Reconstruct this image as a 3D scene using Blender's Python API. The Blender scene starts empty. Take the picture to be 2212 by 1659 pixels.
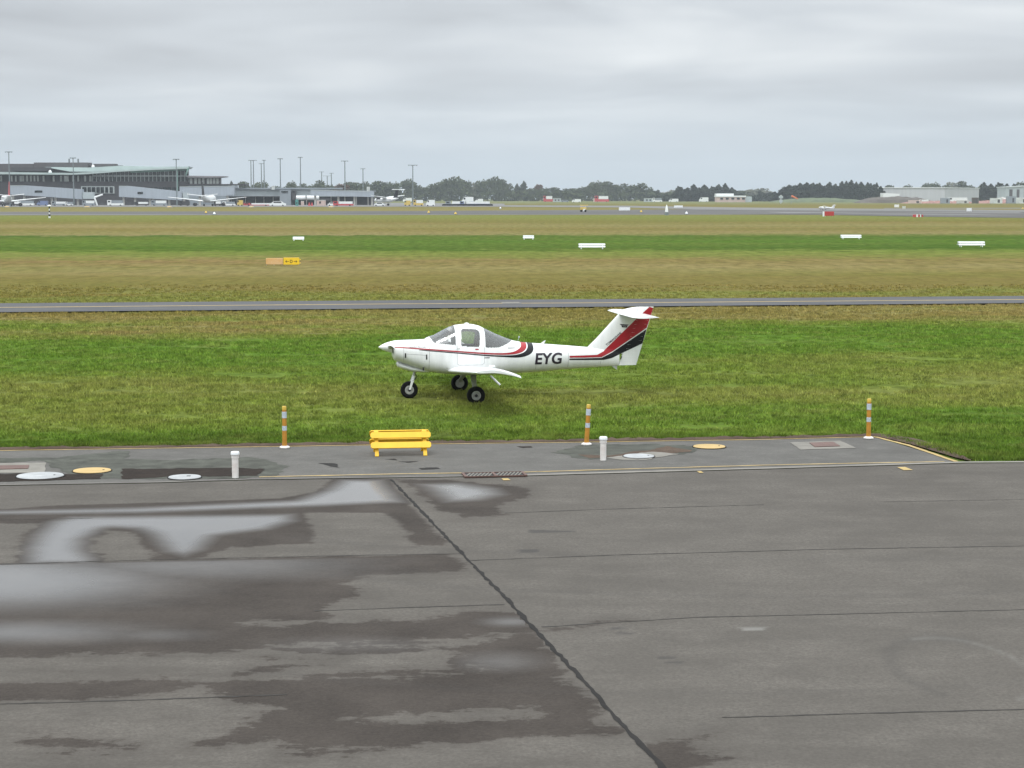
import bpy, bmesh, math, random
import numpy as np
from mathutils import Vector, Matrix, noise as mn
random.seed(7); rng = np.random.default_rng(7)
R = math.radians
scn = bpy.context.scene

# ------------------------------------------------------------------ camera
CAM_H = 5.1; F = 4060.0; PITCH = math.atan(404.5/F)      # F: focal length in pixels of a 2212 px wide frame
cd = bpy.data.cameras.new("camera"); cam = bpy.data.objects.new("camera", cd); scn.collection.objects.link(cam)
cam.location = (0, 0, CAM_H); cam.rotation_euler = (R(90)-PITCH, 0, 0)
cd.sensor_width = 36; cd.lens = 36*F/2212; cd.clip_start = 0.5; cd.clip_end = 20000
scn.camera = cam

# ------------------------------------------------------------------ world: nishita sky under a closed cloud deck
SUN_EL, SUN_AZ = 62, 205
w = bpy.data.worlds.new("World"); scn.world = w; w.use_nodes = True
nt = w.node_tree; nt.nodes.clear()
def N(nt, typ, **kw):
    n = nt.nodes.new(typ)
    for k, v in kw.items():
        if k == 'inp':
            for a, b in v.items(): n.inputs[a].default_value = b
        else: setattr(n, k, v)
    return n
def math_(nt, op, a, b=None, c=None, clamp=False):
    n = nt.nodes.new('ShaderNodeMath'); n.operation = op; n.use_clamp = clamp
    for i, x in enumerate((a, b, c)):
        if x is None: continue
        if isinstance(x, (int, float)): n.inputs[i].default_value = x
        else: nt.links.new(x, n.inputs[i])
    return n.outputs[0]
def mixc(nt, fac, a, b, mode='MIX'):
    n = nt.nodes.new('ShaderNodeMix'); n.data_type = 'RGBA'; n.blend_type = mode
    for s, x in ((0, fac), (6, a), (7, b)):
        if isinstance(x, (int, float)): n.inputs[s].default_value = x
        elif isinstance(x, tuple): n.inputs[s].default_value = (*x, 1) if len(x) == 3 else x
        else: nt.links.new(x, n.inputs[s])
    return n.outputs[2]
def maprange(nt, x, a, b, c=0., d=1., smooth=False):
    n = nt.nodes.new('ShaderNodeMapRange'); n.clamp = True
    if smooth: n.interpolation_type = 'SMOOTHSTEP'
    nt.links.new(x, n.inputs[0])
    for i, v in enumerate((a, b, c, d)): n.inputs[i+1].default_value = v
    return n.outputs[0]
sky = N(nt, 'ShaderNodeTexSky', sky_type='NISHITA', sun_disc=False, sun_elevation=R(SUN_EL), sun_rotation=R(SUN_AZ))
tc = N(nt, 'ShaderNodeTexCoord'); sp = N(nt, 'ShaderNodeSeparateXYZ'); nt.links.new(tc.outputs['Generated'], sp.inputs[0])
X_, Y_, Z_ = sp.outputs
zz = math_(nt, 'ADD', math_(nt, 'MAXIMUM', Z_, 0.0), 0.035)
cb = N(nt, 'ShaderNodeCombineXYZ'); nt.links.new(math_(nt, 'DIVIDE', X_, zz), cb.inputs[0]); nt.links.new(math_(nt, 'DIVIDE', Y_, zz), cb.inputs[1])
n1 = N(nt, 'ShaderNodeTexNoise', inp={'Scale': 0.30, 'Detail': 3.0, 'Roughness': 0.45, 'Distortion': 0.4}); nt.links.new(cb.outputs[0], n1.inputs['Vector'])
cb2 = N(nt, 'ShaderNodeCombineXYZ'); nt.links.new(math_(nt, 'MULTIPLY', X_, 3.6), cb2.inputs[0]); nt.links.new(math_(nt, 'MULTIPLY', Y_, 3.6), cb2.inputs[1]); nt.links.new(math_(nt, 'MULTIPLY', Z_, 17.0), cb2.inputs[2])
n2 = N(nt, 'ShaderNodeTexNoise', inp={'Scale': 1.35, 'Detail': 3.5, 'Roughness': 0.5, 'Distortion': 0.5}); nt.links.new(cb2.outputs[0], n2.inputs['Vector'])
cl = math_(nt, 'ADD', math_(nt, 'MULTIPLY', n1.outputs[0], 0.40), math_(nt, 'MULTIPLY', n2.outputs[0], 0.60))
cr = N(nt, 'ShaderNodeValToRGB'); nt.links.new(cl, cr.inputs[0])
e = cr.color_ramp.elements
e[0].position = 0.36; e[0].color = (0.49, 0.52, 0.555, 1); e[1].position = 0.63; e[1].color = (0.80, 0.835, 0.86, 1)
m = e.new(0.5); m.color = (0.63, 0.67, 0.71, 1)
hor = maprange(nt, Z_, 0.0, 0.075, 0.0, 1.0, True)
col = mixc(nt, hor, (0.55, 0.63, 0.70), cr.outputs[0])
lift = maprange(nt, Z_, 0.10, 0.75, 1.0, 3.1)
lc = N(nt, 'ShaderNodeCombineXYZ'); nt.links.new(math_(nt, 'MULTIPLY', lift, maprange(nt, Z_, 0.1, 0.5, 1.0, 1.0)), lc.inputs[0]); nt.links.new(lift, lc.inputs[1]); nt.links.new(math_(nt, 'MULTIPLY', lift, maprange(nt, Z_, 0.1, 0.5, 1.0, 0.97)), lc.inputs[2])
vm = N(nt, 'ShaderNodeVectorMath', operation='MULTIPLY'); nt.links.new(col, vm.inputs[0]); nt.links.new(lc.outputs[0], vm.inputs[1])
b1 = N(nt, 'ShaderNodeBackground', inp={'Strength': 0.06}); nt.links.new(sky.outputs[0], b1.inputs[0])
b2 = N(nt, 'ShaderNodeBackground', inp={'Strength': 1.08}); nt.links.new(vm.outputs[0], b2.inputs[0])
ms = N(nt, 'ShaderNodeMixShader', inp={0: 0.95}); nt.links.new(b1.outputs[0], ms.inputs[1]); nt.links.new(b2.outputs[0], ms.inputs[2])
wo = N(nt, 'ShaderNodeOutputWorld'); nt.links.new(ms.outputs[0], wo.inputs[0])

sd = bpy.data.lights.new("sun", 'SUN'); sd.energy = 1.5; sd.angle = R(18); sd.color = (1, 0.98, 0.955)
so = bpy.data.objects.new("sun", sd); scn.collection.objects.link(so)
az = R(SUN_AZ); dv = Vector((math.sin(az)*math.cos(R(SUN_EL)), math.cos(az)*math.cos(R(SUN_EL)), math.sin(R(SUN_EL))))
so.rotation_euler = dv.to_track_quat('Z', 'Y').to_euler()
scn.view_settings.view_transform = 'Standard'; scn.view_settings.look = 'None'
scn.view_settings.exposure = 0.0; scn.view_settings.gamma = 1.0; scn.view_settings.use_curve_mapping = False

# ------------------------------------------------------------------ helpers
LK = scn.collection.objects.link
def ray(u, v):
    return (Vector((0, math.cos(PITCH), -math.sin(PITCH))) + Vector((1, 0, 0))*((u-1106)/F)
            + Vector((0, math.sin(PITCH), math.cos(PITCH)))*((829.5-v)/F))
def G(u, v, z=0.0):                       # ground point seen at a photo position
    d = ray(u, v); t = (z-CAM_H)/d.z
    return Vector((d.x*t, d.y*t, z))
def at(u, v, Y):                          # x, z at depth Y
    d = ray(u, v); t = Y/d.y
    return d.x*t, CAM_H+d.z*t

def tag(o, label=None, cat=None, group=None, kind=None):
    if label: o['label'] = label
    if cat: o['category'] = cat
    if group: o['group'] = group
    if kind: o['kind'] = kind
    return o
def empty(name, loc=(0, 0, 0), rz=0.0, label=None, cat=None, group=None):
    o = bpy.data.objects.new(name, None); LK(o); o.location = loc; o.rotation_euler = (0, 0, rz); o.empty_display_size = 0.1
    return tag(o, label, cat, group)
def copy_tree(o, loc, rz=0.0, scale=1.0, label=None, cat=None, group=None, only=None):
    c = o.copy(); LK(c); c.location = loc; c.rotation_euler = (0, 0, rz); c.scale = (scale,)*3
    def rec(src, dst):
        for ch in list(src.children):
            if only and src is o and ch.name.split('.')[0] not in only: continue
            d = ch.copy(); LK(d); d.parent = dst; rec(ch, d)
    rec(o, c)
    for k in ('group',):
        if k in c and not group: del c[k]
    return tag(c, label, cat, group)

class MB:
    def __init__(s): s.v = []; s.f = []; s.m = []
    def add(s, vs, fs, mi=0):
        b = len(s.v); s.v += [tuple(p) for p in vs]; s.f += [tuple(i+b for i in f) for f in fs]; s.m += [mi]*len(fs); return s
    def box(s, c, d, rot=None, mi=0, taper=1.0):
        hx, hy, hz = d[0]/2, d[1]/2, d[2]/2
        vs = [Vector((x*hx*(taper if z > 0 else 1), y*hy*(taper if z > 0 else 1), z*hz)) for z in (-1, 1) for y in (-1, 1) for x in (-1, 1)]
        if rot: vs = [rot @ p for p in vs]
        vs = [p+Vector(c) for p in vs]
        return s.add(vs, [(0, 2, 3, 1), (4, 5, 7, 6), (0, 1, 5, 4), (2, 6, 7, 3), (0, 4, 6, 2), (1, 3, 7, 5)], mi)
    def tube(s, a, b, r0, r1=None, n=10, mi=0, cap=True, sy=1.0):
        a = Vector(a); b = Vector(b); r1 = r0 if r1 is None else r1
        q = (b-a).to_track_quat('Z', 'Y'); vs = []
        for p, r in ((a, r0), (b, r1)):
            for k in range(n):
                t = 2*math.pi*k/n; vs.append(p+q @ Vector((math.cos(t)*r, math.sin(t)*r*sy, 0)))
        fs = [(k, (k+1) % n, n+(k+1) % n, n+k) for k in range(n)]
        if cap: fs += [tuple(range(n))[::-1], tuple(range(n, 2*n))]
        return s.add(vs, fs, mi)
    def lathe(s, o, axis, prof, n=24, mi=0):
        q = Vector(axis).to_track_quat('Z', 'Y'); o = Vector(o); vs = []
        for h, r in prof:
            for k in range(n):
                t = 2*math.pi*k/n; vs.append(o+q @ Vector((math.cos(t)*r, math.sin(t)*r, h)))
        fs = [(i*n+k, i*n+(k+1) % n, (i+1)*n+(k+1) % n, (i+1)*n+k) for i in range(len(prof)-1) for k in range(n)]
        return s.add(vs, fs, mi)
    def prism(s, pts, axis, a, b, mi=0):      # pts 2D, extruded along axis 'x','y','z'
        def P(p, t): return {'x': (t, p[0], p[1]), 'y': (p[0], t, p[1]), 'z': (p[0], p[1], t)}[axis]
        n = len(pts); vs = [P(p, a) for p in pts]+[P(p, b) for p in pts]
        return s.add(vs, [tuple(range(n)), tuple(range(n, 2*n))[::-1]]+[(k, n+k, n+(k+1) % n, (k+1) % n) for k in range(n)], mi)
    def loft(s, rings, closed=True, cap=True, mi=0):
        n = len(rings[0]); vs = [p for r in rings for p in r]
        fs = [(i*n+k, i*n+(k+1) % n, (i+1)*n+(k+1) % n, (i+1)*n+k) for i in range(len(rings)-1) for k in range(n if closed else n-1)]
        if cap: fs += [tuple(range(n))[::-1], tuple(range((len(rings)-1)*n, len(rings)*n))]
        return s.add(vs, fs, mi)
    def build(s, name, mat, parent=None, smooth=False, bevel=0.0, loc=None):
        me = bpy.data.meshes.new(name); me.from_pydata(s.v, [], s.f)
        for mm in (mat if isinstance(mat, (list, tuple)) else [mat]): me.materials.append(mm)
        if any(s.m): me.polygons.foreach_set('material_index', s.m)
        bm = bmesh.new(); bm.from_mesh(me)
        bmesh.ops.recalc_face_normals(bm, faces=bm.faces); bm.to_mesh(me); bm.free()
        if smooth:
            me.polygons.foreach_set('use_smooth', [True]*len(me.polygons))
            me.set_sharp_from_angle(angle=R(smooth if smooth is not True else 40))
        o = bpy.data.objects.new(name, me); LK(o)
        if parent: o.parent = parent
        if loc: o.location = loc
        if bevel:
            b = o.modifiers.new('bevel', 'BEVEL'); b.width = bevel; b.segments = 2; b.limit_method = 'ANGLE'
        return o

def pm(name, col, rough=0.5, metal=0.0, var=0.0, scale=6.0, bump=0.0, coat=0.0, spec=0.5, col2=None, stretch=None):
    m = bpy.data.materials.new(name); m.use_nodes = True; t = m.node_tree; p = t.nodes['Principled BSDF']
    p.inputs['Roughness'].default_value = rough; p.inputs['Metallic'].default_value = metal
    p.inputs['Coat Weight'].default_value = coat; p.inputs['Specular IOR Level'].default_value = spec
    p.inputs['Base Color'].default_value = (*col, 1)
    if var or bump:
        c = N(t, 'ShaderNodeTexCoord'); mp = N(t, 'ShaderNodeMapping'); t.links.new(c.outputs['Object'], mp.inputs[0])
        if stretch: mp.inputs['Scale'].default_value = stretch
        n = N(t, 'ShaderNodeTexNoise', inp={'Scale': scale, 'Detail': 6.0, 'Roughness': 0.6}); t.links.new(mp.outputs[0], n.inputs['Vector'])
        c2 = col2 or tuple(x*(1-var) for x in col)
        f = maprange(t, n.outputs[0], 0.35, 0.65)
        t.links.new(mixc(t, f, c2, col), p.inputs['Base Color'])
        if bump:
            b = N(t, 'ShaderNodeBump', inp={'Strength': bump, 'Distance': 0.02}); t.links.new(n.outputs[0], b.inputs['Height']); t.links.new(b.outputs[0], p.inputs['Normal'])
    return m
M = dict(
 white=pm('aircraft_white', (0.81, 0.82, 0.82), 0.28, var=0.11, scale=3.0, coat=0.3, stretch=(2.5, 1, 0.5)),
 red=pm('red_paint', (0.34, 0.004, 0.012), 0.4, var=0.12, scale=3),
 black=pm('black_paint', (0.006, 0.006, 0.008), 0.45, spec=0.3),
 navy=pm('dark_lettering', (0.02, 0.012, 0.025), 0.5),
 grey_letter=pm('grey_lettering', (0.22, 0.2, 0.2), 0.5),
 dark=pm('dark_gap', (0.02, 0.02, 0.022), 0.7),
 tyre=pm('tyre_rubber', (0.007, 0.007, 0.008), 0.85, var=0.3, scale=20, bump=0.3, spec=0.2),
 rim=pm('wheel_metal', (0.48, 0.48, 0.46), 0.5, metal=0.2, var=0.25, scale=25),
 steel=pm('gear_steel', (0.55, 0.56, 0.55), 0.4, metal=0.3, var=0.3, scale=12),
 cabin=pm('cabin_lining', (0.12, 0.11, 0.105), 0.8, var=0.4, scale=8),
 seat=pm('seat_cloth', (0.20, 0.13, 0.09), 0.9, var=0.4, scale=15),
 paper=pm('white_paper', (0.72, 0.68, 0.7), 0.8, var=0.05),
 yellow=pm('yellow_paint', (0.80, 0.46, 0.012), 0.5, var=0.13, scale=5, bump=0.1),
 orange=pm('orange_plastic', (0.50, 0.23, 0.025), 0.5, var=0.25, scale=9),
 capy=pm('yellow_plastic', (0.62, 0.42, 0.06), 0.5, var=0.2, scale=9),
 reflect=pm('reflective_band', (0.50, 0.56, 0.62), 0.4, var=0.25, scale=30),
 plastic=pm('white_plastic', (0.74, 0.72, 0.70), 0.45, var=0.18, scale=6, col2=(0.60, 0.55, 0.52)),
 boardw=pm('white_board', (0.78, 0.80, 0.82), 0.55, var=0.12, scale=3),
)
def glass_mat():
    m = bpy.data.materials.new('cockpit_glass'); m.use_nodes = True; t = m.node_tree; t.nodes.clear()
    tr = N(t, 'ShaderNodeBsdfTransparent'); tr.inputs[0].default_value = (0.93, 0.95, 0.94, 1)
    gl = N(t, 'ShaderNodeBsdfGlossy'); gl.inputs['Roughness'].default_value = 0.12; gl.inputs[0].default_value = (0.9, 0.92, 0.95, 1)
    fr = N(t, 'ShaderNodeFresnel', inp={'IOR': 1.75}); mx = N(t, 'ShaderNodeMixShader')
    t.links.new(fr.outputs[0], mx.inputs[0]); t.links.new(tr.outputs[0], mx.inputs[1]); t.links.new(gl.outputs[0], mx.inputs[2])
    df = N(t, 'ShaderNodeBsdfDiffuse'); df.inputs[0].default_value = (0.55, 0.56, 0.55, 1); m2 = N(t, 'ShaderNodeMixShader', inp={0: 0.13}); t.links.new(mx.outputs[0], m2.inputs[1]); t.links.new(df.outputs[0], m2.inputs[2])  # reflective haze painted in as an even pale diffuse film over the glass
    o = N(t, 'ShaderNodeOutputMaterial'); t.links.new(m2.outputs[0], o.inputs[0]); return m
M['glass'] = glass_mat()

# ------------------------------------------------------------------ grass colour (shared by the field and its blades)
def grass_group():
    g = bpy.data.node_groups.new('grass_colour', 'ShaderNodeTree')
    g.interface.new_socket('Color', in_out='OUTPUT', socket_type='NodeSocketColor')
    g.interface.new_socket('Fine', in_out='OUTPUT', socket_type='NodeSocketFloat')
    out = g.nodes.new('NodeGroupOutput'); ge = g.nodes.new('ShaderNodeNewGeometry')
    sp = N(g, 'ShaderNodeSeparateXYZ'); g.links.new(ge.outputs['Position'], sp.inputs[0]); x, y, z = sp.outputs
    k = maprange(g, y, 95, 170, 0.13, 0.06)
    wv = math_(g, 'SUBTRACT', y, math_(g, 'MULTIPLY', x, k))
    lw = math_(g, 'LOGARITHM', math_(g, 'MAXIMUM', wv, 10.0), math.e)
    # noise in stretched (along the strips) coordinates whose size grows with distance
    def nz(sx, sy, sc, det=5, rough=0.6):
        mp = N(g, 'ShaderNodeMapping'); g.links.new(ge.outputs['Position'], mp.inputs[0]); mp.inputs['Scale'].default_value = (sx, sy, 1); mp.inputs['Rotation'].default_value = (0, 0, -0.12)
        n = N(g, 'ShaderNodeTexNoise', inp={'Scale': sc, 'Detail': det, 'Roughness': rough}); g.links.new(mp.outputs[0], n.inputs['Vector']); return n.outputs[0]
    big = nz(0.45, 1.0, 0.11, 4); mid = nz(0.6, 1, 0.9, 5); far = nz(0.12, 1, 0.05, 5); fine = nz(1, 1, 9.0, 4, 0.7); stk = nz(1.0, 1.0, 0.22, 7, 0.75); hol = nz(0.5, 1.0, 3.4, 3, 0.55); gr1 = nz(1.0, 0.45, 2.4, 3, 0.6); gr2 = nz(1.0, 0.28, 1.1, 4, 0.65); bigx = nz(0.35, 1.0, 0.035, 3, 0.5)
    nearf = maprange(g, y, 90, 140, 1.0, 0.0)
    jit = math_(g, 'MULTIPLY', math_(g, 'SUBTRACT', big, 0.5), math_(g, 'MULTIPLY', nearf, 0.60))
    jit2 = math_(g, 'MULTIPLY', math_(g, 'SUBTRACT', mid, 0.5), math_(g, 'ADD', math_(g, 'MULTIPLY', nearf, 0.05), 0.03))
    farf = math_(g, 'SUBTRACT', 1.0, nearf)
    jit3 = math_(g, 'MULTIPLY', math_(g, 'SUBTRACT', stk, 0.5), math_(g, 'ADD', math_(g, 'MULTIPLY', farf, 0.24), 0.10))
    t = math_(g, 'DIVIDE', math_(g, 'SUBTRACT', math_(g, 'ADD', math_(g, 'ADD', lw, jit3), math_(g, 'ADD', jit, jit2)), 3.6), 4.7)
    DG = (0.045, 0.095, 0.012); BG = (0.082, 0.150, 0.022); OG = (0.118, 0.162, 0.032); OL = (0.150, 0.165, 0.046)
    TO = (0.158, 0.122, 0.042); TN = (0.205, 0.166, 0.072); BT = (0.180, 0.124, 0.055); LT = (0.215, 0.174, 0.082)
    S = [(38.9, DG), (41.5, BG), (44.5, OG), (49, OL), (54, OG), (59, BG), (68, BG), (72, OG), (76.5, OL), (81, TN), (88, TO),
         (96, OL), (106, TO), (120, TO), (134, TN), (150, BT), (166, OL), (177, OG), (181, (0.036, 0.082, 0.012)), (215, (0.062, 0.118, 0.018)), (248, (0.036, 0.082, 0.012)), (256, LT), (300, TO), (330, LT),
         (380, TO), (470, OL), (640, LT), (1100, TO), (1700, (0.16, 0.165, 0.085))]
    r = g.nodes.new('ShaderNodeValToRGB'); g.links.new(t, r.inputs[0]); el = r.color_ramp.elements
    for i, (d, c) in enumerate(S):
        p = (math.log(d)-3.6)/4.7
        q = el[0] if i == 0 else (el[1] if i == 1 else el.new(p)); q.position = p; q.color = (*c, 1)
    c = r.outputs[0]
    c = mixc(g, math_(g, 'MULTIPLY', maprange(g, mid, 0.46, 0.68), math_(g, 'MULTIPLY', nearf, 0.28)), c, (0.20, 0.170, 0.075))
    c = mixc(g, math_(g, 'MULTIPLY', maprange(g, far, 0.40, 0.66), math_(g, 'SUBTRACT', 0.45, math_(g, 'MULTIPLY', nearf, 0.38))), c, (0.115, 0.125, 0.036))
    c = mixc(g, math_(g, 'MULTIPLY', maprange(g, fine, 0.4, 0.7), 0.25), c, (0.050, 0.065, 0.016))
    c = mixc(g, math_(g, 'MULTIPLY', maprange(g, hol, 0.56, 0.66), math_(g, 'MULTIPLY', nearf, 0.60)), c, (0.045, 0.062, 0.016))
    c = mixc(g, math_(g, 'MULTIPLY', maprange(g, stk, 0.50, 0.72), math_(g, 'ADD', 0.15, math_(g, 'MULTIPLY', farf, 0.50))), c, (0.105, 0.110, 0.030))
    c = mixc(g, math_(g, 'MULTIPLY', maprange(g, stk, 0.50, 0.30), math_(g, 'ADD', 0.10, math_(g, 'MULTIPLY', farf, 0.08))), c, (0.23, 0.19, 0.10))
    c = mixc(g, math_(g, 'MULTIPLY', maprange(g, bigx, 0.45, 0.65), 0.30), c, (0.11, 0.135, 0.03))
    grn = math_(g, 'ADD', math_(g, 'MULTIPLY', gr1, nearf), math_(g, 'MULTIPLY', gr2, farf))
    lev = math_(g, 'ADD', 1.0, math_(g, 'MULTIPLY', math_(g, 'SUBTRACT', grn, 0.5), 1.5))
    lv = N(g, 'ShaderNodeVectorMath', operation='SCALE'); g.links.new(c, lv.inputs[0]); g.links.new(lev, lv.inputs['Scale']); c = lv.outputs[0]
    g.links.new(c, out.inputs[0]); g.links.new(fine, out.inputs[1]); return g
GG = grass_group()
def grass_mat(name, blade):
    m = bpy.data.materials.new(name); m.use_nodes = True; t = m.node_tree; p = t.nodes['Principled BSDF']
    gn = t.nodes.new('ShaderNodeGroup'); gn.node_tree = GG; p.inputs['Roughness'].default_value = 0.85; p.inputs['Specular IOR Level'].default_value = 0.0
    if blade:
        ge = t.nodes.new('ShaderNodeAttribute'); ge.attribute_name = 'tint'
        v = mixc(t, ge.outputs['Fac'], (1.05, 1.07, 0.98), (2.2, 2.1, 1.75)); t.links.new(mixc(t, 1.0, gn.outputs[0], v, 'MULTIPLY'), p.inputs['Base Color'])
    else:
        t.links.new(gn.outputs[0], p.inputs['Base Color'])
        ge = t.nodes.new('ShaderNodeNewGeometry'); n = N(t, 'ShaderNodeTexNoise', inp={'Scale': 3.5, 'Detail': 6.0, 'Roughness': 0.7}); t.links.new(ge.outputs['Position'], n.inputs['Vector'])
        b = N(t, 'ShaderNodeBump', inp={'Strength': 0.8, 'Distance': 0.12}); t.links.new(n.outputs[0], b.inputs['Height']); t.links.new(b.outputs[0], p.inputs['Normal'])
    return m
M['grass'] = grass_mat('grass_ground', False); M['blade'] = grass_mat('grass_blades', True)

# ------------------------------------------------------------------ asphalt
def asphalt(name, base, var, scale=1.2, grain=0.35, wetattr=False, rough=0.95, tint2=None):
    m = bpy.data.materials.new(name); m.use_nodes = True; t = m.node_tree; p = t.nodes['Principled BSDF']
    ge = t.nodes.new('ShaderNodeNewGeometry'); pos = ge.outputs['Position']
    def nz(sc, det=5, ro=0.6, dist=0.0):
        n = N(t, 'ShaderNodeTexNoise', inp={'Scale': sc, 'Detail': det, 'Roughness': ro, 'Distortion': dist}); t.links.new(pos, n.inputs['Vector']); return n.outputs[0]
    a = nz(scale, 6); b = nz(scale*0.22, 4); fine = nz(24, 4, 0.8); med = nz(5, 4, 0.65)
    lo = tuple(c*(1-var) for c in base)
    c = mixc(t, maprange(t, a, 0.35, 0.65), lo, base)
    smp = N(t, 'ShaderNodeMapping'); t.links.new(pos, smp.inputs[0]); smp.inputs['Scale'].default_value = (0.22, 1, 1); smp.inputs['Rotation'].default_value = (0, 0, -0.13)
    sn = N(t, 'ShaderNodeTexNoise', inp={'Scale': 1.6, 'Detail': 8.0, 'Roughness': 0.72}); t.links.new(smp.outputs[0], sn.inputs['Vector'])
    c = mixc(t, math_(t, 'MULTIPLY', maprange(t, sn.outputs[0], 0.42, 0.64), 0.75), c, tuple(x*0.64 for x in base))
    c = mixc(t, math_(t, 'MULTIPLY', maprange(t, b, 0.35, 0.65), 0.35), c, tint2 or tuple(x*1.25 for x in base))
    c = mixc(t, math_(t, 'MULTIPLY', maprange(t, fine, 0.3, 0.7), grain), c, tuple(x*0.50 for x in base))
    if wetattr:
        def at_(nm):
            q = t.nodes.new('ShaderNodeAttribute'); q.attribute_name = nm; return q.outputs['Fac']
        rag = math_(t, 'ADD', math_(t, 'MULTIPLY', math_(t, 'SUBTRACT', math_(t, 'ADD', math_(t, 'MULTIPLY', sn.outputs[0], 0.65), math_(t, 'MULTIPLY', nz(0.9, 7, 0.7, 0.5), 0.35)), 0.5), 2.1), math_(t, 'MULTIPLY', math_(t, 'SUBTRACT', nz(4.5, 5, 0.75), 0.5), 0.8))
        wetd = math_(t, 'ADD', at_('wet'), math_(t, 'MULTIPLY', rag, at_('rag')))
        wet = math_(t, 'ADD', math_(t, 'MULTIPLY', maprange(t, wetd, -0.50, 0.10, 0, 1, True), math_(t, 'MULTIPLY', at_('rag'), 0.28)), math_(t, 'MULTIPLY', maprange(t, wetd, -0.04, 0.10, 0, 1, True), math_(t, 'SUBTRACT', 1.0, math_(t, 'MULTIPLY', at_('rag'), 0.28))))
        pud = maprange(t, math_(t, 'ADD', at_('puddle'), math_(t, 'MULTIPLY', rag, 0.08)), 0.0, 0.60, 0, 1, False)
        damp = math_(t, 'MULTIPLY', maprange(t, nz(0.42, 5, 0.6, 0.4), 0.52, 0.70), 0.30)
        c = mixc(t, damp, c, tuple(x*0.62 for x in base))
        c = mixc(t, wet, c, mixc(t, maprange(t, math_(t, 'ADD', math_(t, 'MULTIPLY', fine, 0.5), math_(t, 'MULTIPLY', a, 0.5)), 0.35, 0.65), (0.034, 0.0285, 0.025), (0.066, 0.056, 0.049)))
        c = mixc(t, math_(t, 'MULTIPLY', at_('stain'), 0.75), c, (0.055, 0.052, 0.05))
        c = mixc(t, math_(t, 'MULTIPLY', at_('pale'), 0.4), c, (0.27, 0.265, 0.25))
        r0 = mixc(t, wet, (0.95,)*3, (0.92,)*3); r1 = mixc(t, math_(t, 'POWER', pud, 0.75), r0, (0.05,)*3)
        t.links.new(r1, p.inputs['Roughness'])
        ior = math_(t, 'ADD', math_(t, 'ADD', 1.19, math_(t, 'MULTIPLY', math_(t, 'POWER', pud, 1.2), 0.42)), math_(t, 'MULTIPLY', wet, 0.02)); t.links.new(ior, p.inputs['IOR'])
        bs = maprange(t, pud, 0, 0.6, 0.5, 0.0)
        bn = N(t, 'ShaderNodeBump', inp={'Distance': 0.01}); t.links.new(bs, bn.inputs['Strength'])
    else:
        p.inputs['Roughness'].default_value = rough; p.inputs['IOR'].default_value = 1.25 if rough > 0.7 else 1.4
        bn = N(t, 'ShaderNodeBump', inp={'Distance': 0.01, 'Strength': 0.5})
    t.links.new(c, p.inputs['Base Color']); t.links.new(math_(t, 'ADD', fine, med), bn.inputs['Height']); t.links.new(bn.outputs[0], p.inputs['Normal'])
    return m
M['apron'] = asphalt('apron_asphalt', (0.142, 0.129, 0.115), 0.34, 1.0, 0.9, True)
M['strip'] = asphalt('strip_asphalt', (0.150, 0.143, 0.133), 0.38, 1.6, 0.8)
M['stripdark'] = asphalt('gravelly_asphalt', (0.135, 0.138, 0.118), 0.86, 2.6, 0.9, tint2=(0.05, 0.05, 0.042))
M['taxi'] = asphalt('taxiway_asphalt', (0.108, 0.108, 0.112), 0.2, 0.5, 0.3)
M['runway'] = asphalt('runway_asphalt', (0.115, 0.110, 0.104), 0.35, 0.02, 0.2)
M['farapron'] = asphalt('far_concrete', (0.19, 0.185, 0.18), 0.25, 0.05, 0.2)
M['concrete'] = asphalt('kerb_concrete', (0.25, 0.235, 0.21), 0.3, 3, 0.35)
M['soil'] = asphalt('edge_soil', (0.095, 0.064, 0.048), 0.5, 5, 0.6, tint2=(0.2, 0.15, 0.11))
M['mud'] = asphalt('dark_mud', (0.030, 0.021, 0.016), 0.7, 5, 0.5, rough=0.9)
M['rust'] = asphalt('rusty_steel', (0.14, 0.075, 0.06), 0.4, 8, 0.4, rough=0.6)
M['lineY'] = asphalt('faded_yellow_line', (0.52, 0.38, 0.17), 0.35, 4, 0.4, tint2=(0.45, 0.40, 0.30))
M['lineYb'] = asphalt('yellow_line', (0.50, 0.37, 0.17), 0.3, 5, 0.4)
M['joint'] = asphalt('joint_sealant', (0.030, 0.028, 0.027), 0.3, 6, 0.3, rough=0.95)
M['lidY'] = asphalt('yellow_lid_paint', (0.50, 0.36, 0.17), 0.12, 7, 0.12)
M['lidW'] = asphalt('white_lid_paint', (0.42, 0.43, 0.44), 0.4, 5, 0.3, rough=0.6)

def flat(name, pts, z, mat, kind='structure', parent=None):
    mb = MB(); mb.add([(p[0], p[1], z) for p in pts], [tuple(range(len(pts)))]); o = mb.build(name, mat, parent)
    for pl in o.data.polygons:
        if pl.normal.z < 0: pl.flip()
    if kind and not parent: o['kind'] = kind
    return o
def gp(L): return [G(u, v) for u, v in L]
def line_strip(mb, L, wdt, z, wob=0.0, seg=0.4):
    P = [Vector((p.x, p.y, 0)) for p in L]; pts = []
    for a, b in zip(P[:-1], P[1:]):
        n = max(1, int((b-a).length/seg))
        for i in range(n): pts.append(a.lerp(b, i/n))
    pts.append(P[-1]); vs = []
    for i, p in enumerate(pts):
        d = (pts[min(i+1, len(pts)-1)]-pts[max(i-1, 0)]).normalized(); nn = Vector((-d.y, d.x, 0))
        ww = wdt/2*(1+random.uniform(-wob, wob)); off = nn*random.uniform(-wob, wob)*wdt*0.5
        vs += [p+off+nn*ww+Vector((0, 0, z)), p+off-nn*ww+Vector((0, 0, z))]
    mb.add(vs, [(2*i, 2*i+1, 2*i+3, 2*i+2) for i in range(len(pts)-1)])

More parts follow.
